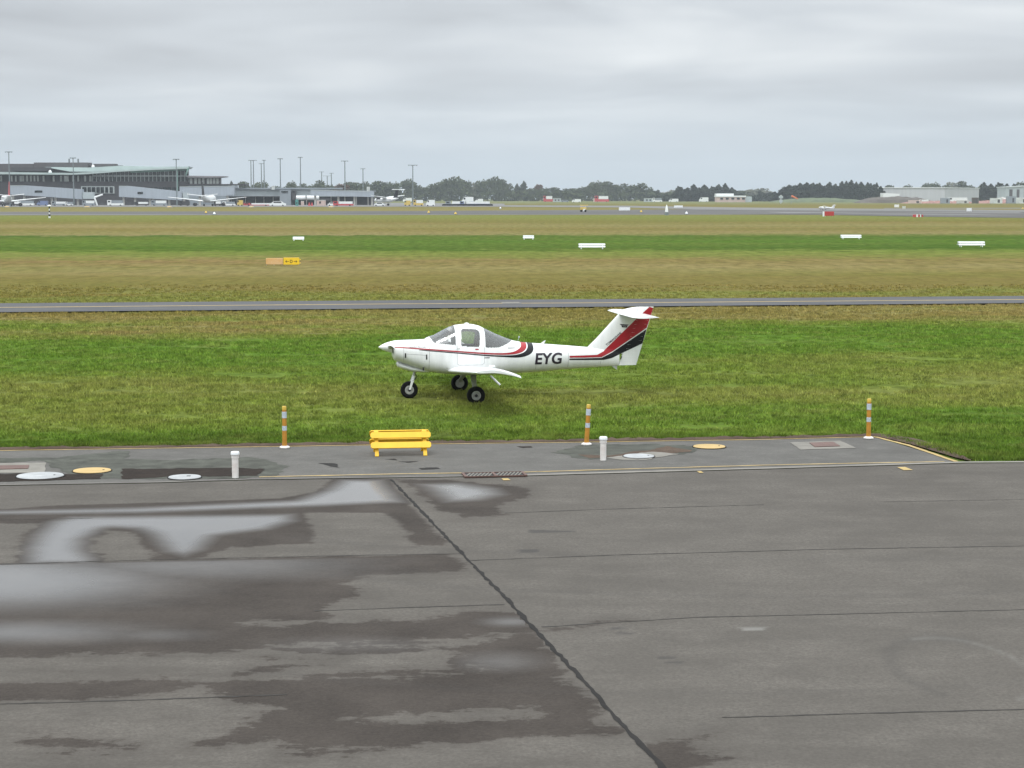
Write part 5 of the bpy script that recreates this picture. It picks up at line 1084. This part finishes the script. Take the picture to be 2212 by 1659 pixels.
# airliners
def airliner(name, loc, rz, L, lab, mat_tail, span=40, r=2.1, ttail=False, finw=0.16):
    t = empty(name, loc, rz, lab, 'airliner'); zc = r+1.9
    rings = []
    for f, s, dz in ((0, 0.05, -0.5), (0.02, 0.35, -0.35), (0.06, 0.75, -0.1), (0.14, 1, 0), (0.66, 1, 0), (0.80, 0.75, 0.45), (0.93, 0.38, 0.95), (1, 0.10, 1.2)):
        rings.append([(L*f-L*0.48, math.cos(2*math.pi*k/16)*r*s, zc+dz*r*0.6+math.sin(2*math.pi*k/16)*r*s) for k in range(16)])
    MB().loft(rings).build('fuselage', BM['vwhite'], t, smooth=50)
    wz = zc-r*0.7 if not ttail else zc+r*0.95
    for s in (-1, 1):
        MB().loft([[(x, s*y, wz+h), (x+c*0.3, s*y, wz+h+th), (x+c, s*y, wz+h), (x+c*0.3, s*y, wz+h-th)] for y, x, c, h, th in ((r*0.5, -L*0.08, L*0.17, 0, 0.45), (span*0.2, -L*0.03, L*0.11, span*0.022, 0.32), (span*0.5, L*0.06, L*0.045, span*0.055, 0.14))]).build('wing', BM['vwhite'], t, smooth=30)
        ez = wz-(1.25 if not ttail else 0.3)*r*0.6; ey = span*0.18
        e2 = MB().lathe((-L*0.12, s*ey, ez), (1, 0, 0), [(0, 0), (0, r*0.40), (0.4, r*0.48), (L*0.09, r*0.46), (L*0.13, r*0.30), (L*0.13, 0)], 14).build('engine', BM['walld'], t, smooth=True)
        if ttail: MB().box((-L*0.125, s*ey, ez), (0.12, 0.25, 3.8)).build('propeller_blade', M['black'], e2)
        zt = zc+r*0.9+L*0.21 if ttail else zc+r*0.75; tx = L*0.46 if ttail else L*0.40
        MB().loft([[(x, s*y, z), (x+c*0.3, s*y, z+0.18), (x+c, s*y, z), (x+c*0.3, s*y, z-0.18)] for y, x, c, z in ((0.1, tx, L*0.09, zt), (span*0.19, tx+L*0.05, L*0.045, zt+(0.1 if ttail else span*0.022)))]).build('tailplane', BM['vwhite'], t)
        MB().tube((0.3, s*r*1.1, 0.6), (0.3, s*r*1.1, zc-r*0.7), 0.18, n=8).build('landing_leg', M['steel'], t)
        MB().tube((0.3, s*(r*1.1-0.35), 0.6), (0.3, s*(r*1.1+0.35), 0.6), 0.6, n=14).build('wheel', M['tyre'], t)
    MB().tube((-L*0.38, -0.3, 0.45), (-L*0.38, 0.3, 0.45), 0.45, n=12).build('wheel', M['tyre'], t)
    MB().loft([[(x, -th, z), (x+c, -th*0.5, z), (x+c, th*0.5, z), (x, th, z)] for x, c, z, th in ((L*0.32, L*finw, zc+r*0.7, 0.30), (L*0.43, L*finw*0.55, zc+r*0.9+L*0.21, 0.16))]).build('fin', mat_tail, t)
    for i in range(14): MB().box((-L*0.32+i*L*0.045, -r*0.995, zc+r*0.25), (0.4, 0.08, 0.4)).build('window', BM['glass'], t)
    return t
p = G(2, 446); t = airliner('airliner', (p.x, p.y+12, 0), R(-70), 34, 'white airliner with a red and white tail, cut by the left edge', BM['vred'], 40)
p = G(441, 445.5); airliner('airliner', (p.x, p.y+14, 0), R(-92), 34, 'airliner with a dark tail seen from behind, nose towards the terminal', M['black'], 43)
p = G(832, 444.5); airliner('airliner', (p.x, p.y+6, 0), R(-48), 22, 'white T-tailed airliner with a dark fin at the pier end', M['black'], 24, 1.35, True)

# ground vehicles
def vehicle(name, u, v, Y, L, H, mat, lab, cat, kind='car', rz=0.0, group='ground vehicles on the far apron'):
    x = at(u, v, Y)[0]; t = empty(name, (x, Y, 0), rz, lab, cat, group); h0 = 0.35; W = 1.9 if kind == 'car' else 2.4
    if kind == 'car': pts = [(-L/2, h0), (-L/2, H*0.55), (-L*0.38, H*0.62), (-L*0.22, H), (L*0.20, H), (L*0.36, H*0.62), (L/2, H*0.52), (L/2, h0)]
    elif kind == 'van': pts = [(-L/2, h0), (-L/2, H*0.5), (-L*0.42, H*0.6), (-L*0.32, H), (L/2, H), (L/2, h0)]
    else: pts = [(-L/2, h0), (-L/2, H), (-L*0.28, H), (-L*0.26, H*0.45), (L/2, H*0.45), (L/2, h0)]
    MB().prism(pts, 'y', -W/2, W/2).build('body', mat, t)
    wz = (H*0.64, H*0.92) if kind != 'truck' else (H*0.6, H*0.88)
    wx = (-L*0.24, L*0.24) if kind == 'car' else (-L*0.34, -L*0.18) if kind == 'van' else (-L*0.46, -L*0.32)
    MB().box((sum(wx)/2, -W/2-0.01, sum(wz)/2), (wx[1]-wx[0], 0.04, wz[1]-wz[0])).build('window', BM['glass'], t)
    for a in (-0.32, 0.32):
        for s in (-1, 1): MB().tube((a*L, s*W/2*0.8, 0.38), (a*L, s*W/2*1.03, 0.38), 0.38, n=12).build('wheel', M['tyre'], t)
    if kind == 'truck': MB().box((L*0.12, 0, H*0.72), (L*0.66, W*0.92, H*0.5)).build('load', BM['vwhite'] if mat is not BM['vwhite'] else BM['grey'], t)
    return t
for a in [('tug', 52, 445, 1080, 12, 3.0, 'vwhite', 'white flatbed tug under the left jet bridge', 'tug', 'truck'), ('baggage_truck', 250, 445, 1070, 9, 3.2, 'vwhite', 'white baggage truck left of the second jet bridge', 'truck', 'truck'), ('baggage_truck', 128, 445, 1085, 8, 2.4, 'grey', 'grey baggage truck beneath the left jet bridge', 'truck', 'truck'),
  ('car', 600, 445, 1040, 9, 2.7, 'vwhite', 'white estate car parked in front of the grey stair tower', 'car', 'car'), ('flatbed_trailer', 556, 445, 1050, 15, 1.6, 'vred', 'long low red trailer left of the white car', 'trailer', 'truck'), ('service_truck', 742, 445.5, 1035, 11, 2.6, 'vred', 'red and white service truck near the pier end', 'truck', 'truck'),
  ('car', 718, 445, 1045, 5, 2.2, 'vwhite', 'white car touching the red service truck', 'car', 'car'), ('forklift', 519, 445, 1050, 3, 3.2, 'vyel', 'yellow forklift under the dark-tailed airliner wing', 'forklift', 'van'), ('forklift', 880, 444, 1060, 3.4, 3.0, 'vyel', 'yellow forklift left of the yellow tractor', 'forklift', 'van'),
  ('tractor', 904, 444, 1060, 5.5, 3.4, 'vyel', 'yellow tractor left of the white minibus', 'tractor', 'truck'), ('minibus', 930, 445.5, 1030, 4.6, 3.4, 'vwhite', 'white minibus left of the long low trailers', 'minibus', 'van'), ('container_trailer', 986, 445, 1050, 12, 2.6, 'grey', 'grey container trailer, left one of the low trailer row', 'trailer', 'truck'),
  ('container_trailer', 1013, 445, 1050, 10, 2.6, 'vblue', 'blue container trailer in the middle of the trailer row', 'trailer', 'truck'), ('container_trailer', 1037, 445, 1052, 12, 2.6, 'vblue', 'blue container trailer, right one of the low trailer row', 'trailer', 'truck'), ('van', 1010, 441, 1300, 8, 5.0, 'vwhite', 'tall white van behind the trailer row', 'van', 'van'), ('van', 1035, 437, 1700, 7, 3.2, 'vwhite', 'small white van far behind the trailer row', 'van', 'van'),
  ('car', 1220, 436, 1750, 7, 2.6, 'grey', 'grey car at the foot of the middle tree line', 'car', 'car'), ('van', 1245, 436.5, 1700, 8, 3.0, 'vwhite', 'pale van parked before the middle tree line', 'van', 'van'), ('digger', 1184, 434, 1850, 9, 6.0, 'vred', 'red digger before the middle tree line', 'digger', 'truck'), ('digger', 1300, 434, 1850, 14, 6.0, 'vred', 'long red crawler digger beside pale sheds', 'digger', 'truck'),
  ('truck', 1420, 436, 1800, 9, 4.0, 'vwhite', 'white truck left of the white tank trailer', 'truck', 'truck'), ('tank_trailer', 1455, 436, 1800, 9, 3.2, 'vwhite', 'white tank trailer before the conifers', 'trailer', 'van'), ('van', 1520, 434, 1850, 9, 4.5, 'vwhite', 'white box van left of the white shed', 'van', 'van'), ('truck', 2064, 441, 1500, 18, 4.5, 'vwhite', 'long white truck behind the reddish rubble', 'truck', 'van'),
  ('truck', 1994, 440, 1500, 8, 2.8, 'vwhite', 'small white truck in front of the long hangar', 'truck', 'van'), ('van', 880, 434, 1900, 9, 4.0, 'vwhite', 'white van at the foot of the tree line below the lone mast', 'van', 'van'), ('baggage_cart', 36, 445, 1075, 5, 2.4, 'walld', 'dark baggage cart under the left end of the first jet bridge', 'cart', 'truck'), ('baggage_cart', 92, 445, 1080, 6, 2.8, 'vblue', 'dark blue cart below the window of the first jet bridge', 'cart', 'van'), ('ground_power_unit', 150, 445, 1080, 4, 2.2, 'vwhite', 'small pale power unit under the right end of the first jet bridge', 'power unit', 'truck'), ('baggage_truck', 192, 445, 1085, 7, 3.0, 'grey', 'grey truck below the pale cab of the first jet bridge', 'truck', 'truck'), ('baggage_cart', 306, 445, 1080, 8, 2.2, 'walld', 'dark cart below the window of the second jet bridge', 'cart', 'truck'), ('baggage_truck', 344, 445, 1085, 9, 3.0, 'grey', 'grey truck beneath the right half of the second jet bridge', 'truck', 'truck'), ('baggage_cart', 398, 445, 1070, 6, 2.6, 'walld', 'dark cart left of the dark-tailed airliner', 'cart', 'van'), ('baggage_cart', 470, 445, 1060, 4, 2.6, 'walld', 'dark cart under the right engine of the dark-tailed airliner', 'cart', 'truck'), ('baggage_cart', 495, 445, 1060, 7, 2.4, 'vwhite', 'white tub-shaped cart left of the yellow forklift', 'cart', 'truck'), ('car', 820, 446, 1030, 6, 2.0, 'vwhite', 'low white car below the T-tailed airliner', 'car', 'car')]:
    vehicle(a[0], a[1], a[2], a[3], a[4], a[5], BM[a[6]], a[7], a[8], a[9])
mb = MB(); x0, _ = at(955, 446, 1040); x1, _ = at(1065, 446, 1040); mb.box((0, 0, 0.55), (x1-x0, 2.5, 0.7)); mb.box((0, 0, 1.0), (x1-x0-1, 2.2, 0.2))
o = mb.build('barrier', M['black'], loc=((x0+x1)/2, 1040, 0)); tag(o, 'long low black barrier in front of the trailer row', 'barrier')
def hut(name, u0, u1, v0, v1, Y, D, mat, roofm, lab, cat, win=()):
    x0, z1 = at(u0, v0, Y); x1, z0 = at(u1, v1, Y); t = empty(name, ((x0+x1)/2, Y, 0), 0, lab, cat); W = x1-x0
    MB().box((0, D/2, z1*0.46), (W, D, z1*0.92)).build('wall', mat, t)
    MB().box((0, D/2, z1*0.96), (W*1.03, D*1.05, z1*0.075)).build('roof', roofm, t)
    for a, b, c, d in win: MB().box((W*(a+b)/2, -0.06, z1*(c+d)/2), (W*(b-a), 0.12, z1*(d-c))).build('window', BM['glass'], t)
    return t
hut('portable_toilet', 638, 644, 431, 444.5, 1060, 2.2, BM['teal'], BM['teal'], 'teal portable cabin beside the grey stair tower', 'cabin', [(-0.2, 0.2, 0.3, 0.6)])
hut('kiosk', 684, 702.5, 432, 445, 1060, 4, BM['pink'], BM['panel'], 'small pinkish hut with one window in front of the pier', 'hut', [(-0.2, 0.0, 0.4, 0.75)])
hut('kiosk', 650, 656, 434, 445, 1065, 2, BM['pink'], BM['panel'], 'narrow pinkish cabin right of the teal cabin', 'hut')
for i, (u, lb) in enumerate(((668, 'left red safety cone before the pier'), (674, 'right red safety cone before the pier'))):
    x = at(u, 445, 1055)[0]; o = MB().lathe((0, 0, 0), (0, 0, 1), [(0, 0.8), (0.2, 0.8), (0.2, 0.6), (2.0, 0.15), (2.0, 0)], 12).build('safety_cone', BM['vred'], loc=(x, 1055, 0)); tag(o, lb, 'cone', 'safety cones before the pier')

# right side buildings
H1 = empty('hangar', (at(2000, 437, 1650)[0], 1650, 0), 0, 'long pale grey hangar with a white roof edge behind the rubble', 'hangar')
xa, zt = at(1897, 406.3, 1650); xb, _ = at(2042, 404.5, 1650); xc, _ = at(2115, 404.5, 1760); ox = H1.location.x
MB().add([(xa-ox, 0, 0), (xb-ox, 0, 0), (xb-ox, 0, zt), (xa-ox, 0, zt), ((xa*1.0727)-ox, 120, 0), ((xa*1.0727)-ox, 120, zt), (xc-ox, 110, 0), (xc-ox, 110, zt)], [(0, 1, 2, 3), (1, 6, 7, 2), (0, 3, 5, 4), (4, 5, 7, 6)]).build('wall', pm('hangar_cladding', (0.47, 0.48, 0.50), 0.6, var=0.1, scale=0.15, stretch=(4, 1, 0.2)), H1)
MB().add([(xa-ox-0.6, -0.6, zt), (xb-ox+0.3, -0.6, zt), (xc-ox+0.5, 110, zt), (xa*1.0727-ox, 121, zt), (xa-ox-0.6, -0.6, zt+0.6), (xb-ox+0.3, -0.6, zt+0.6), (xc-ox+0.5, 110, zt+0.6), (xa*1.0727-ox, 121, zt+0.6)], [(0, 1, 5, 4), (1, 2, 6, 5), (2, 3, 7, 6), (3, 0, 4, 7), (4, 5, 6, 7)]).build('roof', BM['vwhite'], H1)
MB().box((at(1948, 430, 1648)[0]-ox, -1.0, 2.2), (12, 0.5, 4.4)).build('door', BM['walld'], H1)
o = MB().prism([(-7, 0), (-7, 8.3), (7, 7.6), (7, 0)], 'y', 0, 12).build('shed', BM['vwhite'], loc=(at(1925, 437, 1600)[0], 1600, 0)); tag(o, 'low white lean-to shed against the left end of the long hangar', 'shed')
H2 = empty('shed', (at(2200, 430, 1600)[0], 1600, 0), 0, 'shed with light and dark striped walls at the right edge', 'shed')
x0, z1 = at(2174, 405.5, 1600); x1, z2 = at(2280, 400, 1600); ox = H2.location.x
MB().prism([(x0-ox, 0), (x0-ox, z1), (x1-ox, z2), (x1-ox, 0)], 'y', 0, 30).build('wall', BM['pale'], H2)
MB().prism([(x0-ox-0.5, z1+0.02), (x0-ox-0.5, z1+0.8), (x1-ox, z2+0.8), (x1-ox, z2+0.02)], 'y', -0.6, 31).build('roof', BM['frame'], H2)
for u0, u1 in ((2180, 2187), (2196, 2202), (2212, 2219)):
    xa, _ = at(u0, 420, 1600); xb, _ = at(u1, 420, 1600); MB().box(((xa+xb)/2-ox, -0.1, z1*0.45), (xb-xa, 0.2, z1*0.88)).build('door', BM['wall'], H2)
WS = empty('shed', (at(1586, 434, 1800)[0], 1800, 0), 0, 'low white shed with a stepped roof before the conifers', 'shed'); ox = WS.location.x
def wbx(u0, u1, v0, v1, dy, D, mat, nm):
    xa, za = at(u0, v0, 1800+dy); xb, zb = at(u1, v1, 1800+dy); MB().box(((xa+xb)/2-ox, dy+D/2, (max(zb, 0)+za)/2), (xb-xa, D, za-max(zb, 0))).build(nm, mat, WS)
wbx(1547, 1585, 418, 424, 6, 14, BM['vwhite'], 'roof'); wbx(1548, 1612, 422.5, 425.5, 0, 22, BM['vwhite'], 'roof'); wbx(1549, 1610, 425.5, 437, 0.5, 20, BM['pink'], 'wall'); wbx(1610, 1624, 424.5, 437, 2, 16, BM['pale'], 'wall')
for u in (1556, 1568, 1580, 1592, 1603): wbx(u, u+6, 427, 431, 0, 0.4, BM['glass'], 'window')
for i, (u0, u1, lb) in enumerate(((1195, 1212, 'low pale shed below the middle tree line'), (1282, 1312, 'low pinkish shed beside the red diggers'), (1392, 1410, 'small pale shed left of the white truck'))):
    hut('shed', u0, u1, 428.5, 434.5, 1900, 8, BM['pink'] if i == 1 else BM['pale'], BM['panel'], lb, 'shed', [(-0.3, -0.1, 0.3, 0.7), (0.1, 0.3, 0.3, 0.7)])

def heap(name, u0, u1, top, Y, D, mat, lab=None, cat=None, kind=None, seed=0, sharp=1.0):
    x0, z = at(u0, top, Y); x1, _ = at(u1, top, Y); n = 60; m_ = 10; vs = []
    for j in range(m_+1):
        for i in range(n+1):
            f = i/n; g = j/m_; e1 = (math.sin(math.pi*f)**0.5)*(math.sin(math.pi*g)**0.6); h = z*e1*(0.72+0.45*sharp*mn.noise(Vector((f*14*sharp, g*4, seed)))+0.2*mn.noise(Vector((f*40*sharp, g*9, seed)))*sharp)
            vs.append((x0+(x1-x0)*f, Y+D*g, max(h, -0.05)-0.05))
    mb = MB(); mb.add(vs, [(j*(n+1)+i, j*(n+1)+i+1, (j+1)*(n+1)+i+1, (j+1)*(n+1)+i) for j in range(m_) for i in range(n)]); o = mb.build(name, mat); return tag(o, lab, cat, None, kind)
heap('grass_bank', 1675, 1890, 424.5, 1700, 60, BM['mound'], kind='structure', seed=1, sharp=0.4)
heap('grass_bank', 1860, 2030, 419.0, 1540, 40, BM['dirt'], kind='structure', seed=2, sharp=0.4)
heap('rubble_heap', 1955, 2130, 432.5, 1450, 25, BM['rubble'], 'long low heap of reddish rubble in front of the long hangar', 'rubble', seed=3)
heap('rubble_heap', 2110, 2330, 427.0, 1450, 35, BM['rubble'], 'taller reddish rubble heap in front of the striped shed', 'rubble', seed=4)
heap('rubble_heap', 2140, 2205, 424.0, 1500, 20, BM['conc'], 'pale heap of broken concrete behind the reddish rubble', 'rubble', seed=6)

for i, (u, L_, h_, mt, lb) in enumerate(((1975, 10, 2.4, 'pink', 'pinkish container at the left end of the rubble'), (2040, 7, 4.2, 'grey', 'grey skip on the rubble before the hangar corner'), (2078, 9, 2.4, 'conc', 'pale container lying in the middle of the rubble'), (2105, 5, 4.5, 'dirt', 'dark skip right of the pale container in the rubble'), (2150, 9, 4.0, 'panel', 'white container on the taller rubble heap'), (2182, 7, 5.5, 'grey', 'grey container beside the striped shed on the rubble'), (2205, 9, 4.4, 'panel', 'pale container at the right edge of the rubble'))):
    x = at(u, 440, 1440)[0]; t = empty('site_container', (x, 1438, 0), R(-8+6*(i % 3)), lb, 'container', 'containers standing in the rubble')
    MB().box((0, 0, h_*0.5), (L_, 2.6, h_)).build('body', BM[mt], t, bevel=0.1); MB().box((L_*0.2, -1.32, h_*0.45), (L_*0.2, 0.06, h_*0.6)).build('door', BM['walld'], t)
# windsock
x, z = at(1709, 424, 1300); t = empty('windsock', (x, 1300, 0), 0, 'orange windsock on a pole before the dark conifers', 'windsock')
MB().tube((0, 0, 0), (0, 0, z+0.6), 0.16, n=8).build('pole', BM['mast'], t); MB().tube((0.2, 0, z+0.2), (4.6, 0, z-1.8), 0.75, 0.35, 12).build('sock', BM['orange'], t, smooth=True)
x, z = at(1687, 421, 1400); t = empty('equipment_mast', (x, 1400, 0), 0, 'pale equipment mast with boxes left of the windsock', 'mast')
MB().tube((0, 0, 0), (0, 0, z), 0.4, n=8).build('pole', BM['panel'], t); MB().box((0, 0, z*0.75), (3.0, 1.2, 1.8)).build('box', BM['pale'], t); MB().box((0, 0, z*0.3), (2.2, 1.2, 2.2)).build('box', BM['pale'], t)

# runway side boards, lights, signs
def board(name, u0, u1, v0, v1, mat, lab, cat, group=None, endmat=None):
    p = G((u0+u1)/2, v1); s = F/p.y; W = (u1-u0)/s; Hh = (v1-v0)/s; t = empty(name, (p.x, p.y, 0.0), R(2), lab, cat, group)
    MB().box((0, 0, Hh*0.56), (W, 0.25, Hh*0.88)).build('panel', mat, t, bevel=0.03)
    for a in (-0.38, 0.38): MB().box((a*W, 0.0, Hh*0.06), (0.1, 0.12, Hh*0.14)).build('leg', M['steel'], t)
    if endmat: MB().box((-W/2-0.2, -0.02, Hh*0.52), (0.38, 0.5, Hh*1.0)).build('end_frame', endmat, t)
    return t
board('marker_board', 1337, 1361, 448, 455.5, M['boardw'], 'plain white board beyond the runway right of the yellow machine', 'marker board')
board('marker_board', 1456, 1475, 444, 449, M['boardw'], 'smaller farther white board beyond the runway', 'marker board')
board('equipment_box', 1932, 1942, 442, 448.5, M['boardw'], 'white equipment box beyond the runway, below the long hangar', 'equipment box')
board('equipment_box', 2088, 2099, 449.5, 457.5, M['boardw'], 'white rounded equipment box near the right runway edge', 'equipment box')
board('equipment_box', 1949, 1956, 445.5, 451.5, BM['panel'], 'narrow grey box right of the white equipment box', 'equipment box')
t = board('runway_sign', 1780.5, 1801.5, 457, 467.5, BM['signred'], 'red mandatory sign board with a white end frame', 'sign', endmat=M['boardw'])
V, Fc = text_mesh('20-02', 1.0, 0.02); Pq = fit(V, -0.85, 0.85, 0.42, 0.92); 
t = empty('marker_row', G(1984, 469), 0, 'red and white low marker boards at the runway edge', 'marker board')
for i, (a, mt) in enumerate(((-1.0, 'signred'), (-0.35, 'panel'), (0.1, 'signred'), (0.55, 'panel'), (0.9, 'signred'))): MB().box((a, 0, 0.33), (0.5 if i else 0.8, 0.3, 0.62)).build('panel', BM['vred'] if mt == 'signred' else BM['vwhite'], t)
# yellow taxiway sign
pc = G(610.5, 573); t = empty('taxiway_sign', (pc.x, pc.y, 0), R(2), 'yellow sign with black arrows beside a faded orange panel', 'sign')
s = F/pc.y
MB().box(((593-610.5)/s, 0, 8.5/s), (36/s, 0.16, 13.5/s)).build('panel', BM['signor'], t, bevel=0.02)
pnl = MB().box(((629.5-610.5)/s, -0.03, 8.8/s), (33.5/s, 0.16, 15/s)).build('panel', BM['signyel'], t, bevel=0.02)
mb = MB(); cx = (629.5-610.5)/s; zc = 8.3/s; yy = -0.116
for sg in (-1, 1):
    mb.add([(cx+sg*0.46, yy, zc), (cx+sg*0.34, yy, zc+0.10), (cx+sg*0.34, yy, zc-0.10)], [(0, 1, 2)]); mb.add([(cx+sg*0.34, yy, zc+0.02), (cx+sg*0.17, yy, zc+0.02), (cx+sg*0.17, yy, zc-0.02), (cx+sg*0.34, yy, zc-0.02)], [(0, 1, 2, 3)])
V, Fc = text_mesh('D', 1.0, 0.03); Pq = fit(V, cx-0.10, cx+0.10, zc-0.12, zc+0.12); mb.add([(p[0], yy, p[1]) for p in Pq], Fc); mb.build('lettering', pm('sign_lettering', (0.16, 0.10, 0.01), 0.6), pnl)
for a in (576, 592, 609, 616, 630, 645): MB().box(((a-610.5)/s, 0, 0.05), (0.06, 0.06, 0.12)).build('leg', M['steel'], t)
for zz_ in (0.18, 0.42): MB().box(((647.5-610.5)/s, -0.02, zz_), (0.10, 0.10, 0.07)).build('lamp_bracket', BM['signyel'], t)
# striped marker post
p = G(107, 471); t = empty('marker_post', (p.x, p.y, 0), 0, 'tall white and black banded post with a light on top at left', 'marker post')
for i in range(6): MB().tube((0, 0, i*0.45), (0, 0, (i+1)*0.45), 0.24 if i < 2 else 0.15, n=12).build('band', M['boardw'] if i % 2 == 0 else M['black'], t)
MB().lathe((0, 0, 2.7), (0, 0, 1), [(0, 0.1), (0.1, 0.5), (0.25, 0.55), (0.4, 0.3), (0.5, 0)], 14).build('lamp', M['boardw'], t, smooth=True)
for u, v, mt, lb in ((463, 464.5, 'boardw', 'small white edge light left on the runway shoulder'), (445, 461.8, 'capy', 'tiny yellow edge light left of the white one'), (926, 461.5, 'capy', 'small yellow edge light on the runway'), (984, 464.5, 'capy', 'small yellow edge light right of the other on the shoulder'), (1081, 451.5, 'boardw', 'small white marker beyond the runway in the centre'), (1385, 460, 'capy', 'small yellow marker light on the runway below the white board'),
                     (1440, 465, 'boardw', 'tall narrow white marker on the runway shoulder'), (1483, 463.5, 'boardw', 'small white cone-shaped marker right of the narrow one'), (2209, 453, 'capy', 'pale yellow marker at the right edge'), (15, 448.3, 'lidY', 'pale flat light on the grass at far left'), (188, 448.3, 'lidY', 'pale flat light on the grass right of the banded post'), (366, 448.5, 'lidY', 'pale flat light on the grass below the second jet bridge'), (543, 448.3, 'lidY', 'pale flat light on the grass below the red trailer'), (715, 448.5, 'lidY', 'pale flat light on the grass near the pier end')):
    p = G(u, v); hh = 3.0 if u == 1440 else 0.9 if mt != 'lidY' else 0.7; rr = 0.45 if u != 1440 else 0.5
    if mt == 'lidY': rr = 1.6
    t = empty('edge_light', (p.x, p.y, 0), 0, lb, 'edge light', 'small lights and markers along the runway'); MB().lathe((0, 0, 0), (0, 0, 1), [(0, 0), (0, rr), (hh*0.35, rr*0.9), (hh*0.8, rr*0.5), (hh, 0)], 14).build('lamp', M[mt], t, smooth=True); MB().tube((0, 0, 0), (0, 0, hh*0.3), rr*1.08, n=14).build('base', BM['mast'], t)
# yellow machine beyond the runway
p = G(1260, 458); t = empty('tractor', (p.x, p.y, 0), 0, 'small yellow machine with a canopy beyond the runway', 'machine'); t.scale = (0.75,)*3
MB().box((0, 0, 1.6), (2.6, 1.6, 1.3)).build('body', BM['vyel'], t, bevel=0.1); MB().box((0.3, 0, 3.0), (3.6, 1.8, 0.35)).build('canopy', BM['vyel'], t); MB().box((0.4, -0.85, 0.9), (1.0, 0.1, 1.0)).build('front_plate', BM['vwhite'], t)
for a in (-0.9, 0.9): MB().tube((a, -0.9, 0.5), (a, 0.9, 0.5), 0.5, n=14).build('wheel', M['tyre'], t)
# a second light aircraft far away, sharing the near one's shapes
p = G(1786, 454); copy_tree(AC, (p.x-1, p.y, 0), R(12), 0.92, 'tiny white aeroplane beyond the runway above the red sign', 'aeroplane', only=('fuselage', 'windshield', 'rear_window', 'fin', 'rudder', 'tailplane', 'wing', 'main_gear', 'nose_gear', 'spinner'))

# ------------------------------------------------------------------ haze
mb = MB(); mb.box((0, 1950, 39), (5600, 4300, 82)); hz = mb.build('haze', None) if False else None
me = bpy.data.meshes.new('haze'); me.from_pydata(mb.v, [], mb.f); hz = bpy.data.objects.new('haze', me); LK(hz); tag(hz, kind='stuff')
hm = bpy.data.materials.new('haze_air'); hm.use_nodes = True; t = hm.node_tree; t.nodes.clear()
pv = N(t, 'ShaderNodeVolumePrincipled'); pv.inputs['Color'].default_value = (0.80, 0.87, 0.93, 1); pv.inputs['Density'].default_value = 0.00010; pv.inputs['Anisotropy'].default_value = 0.0
oo = N(t, 'ShaderNodeOutputMaterial'); t.links.new(pv.outputs[0], oo.inputs['Volume']); me.materials.append(hm)
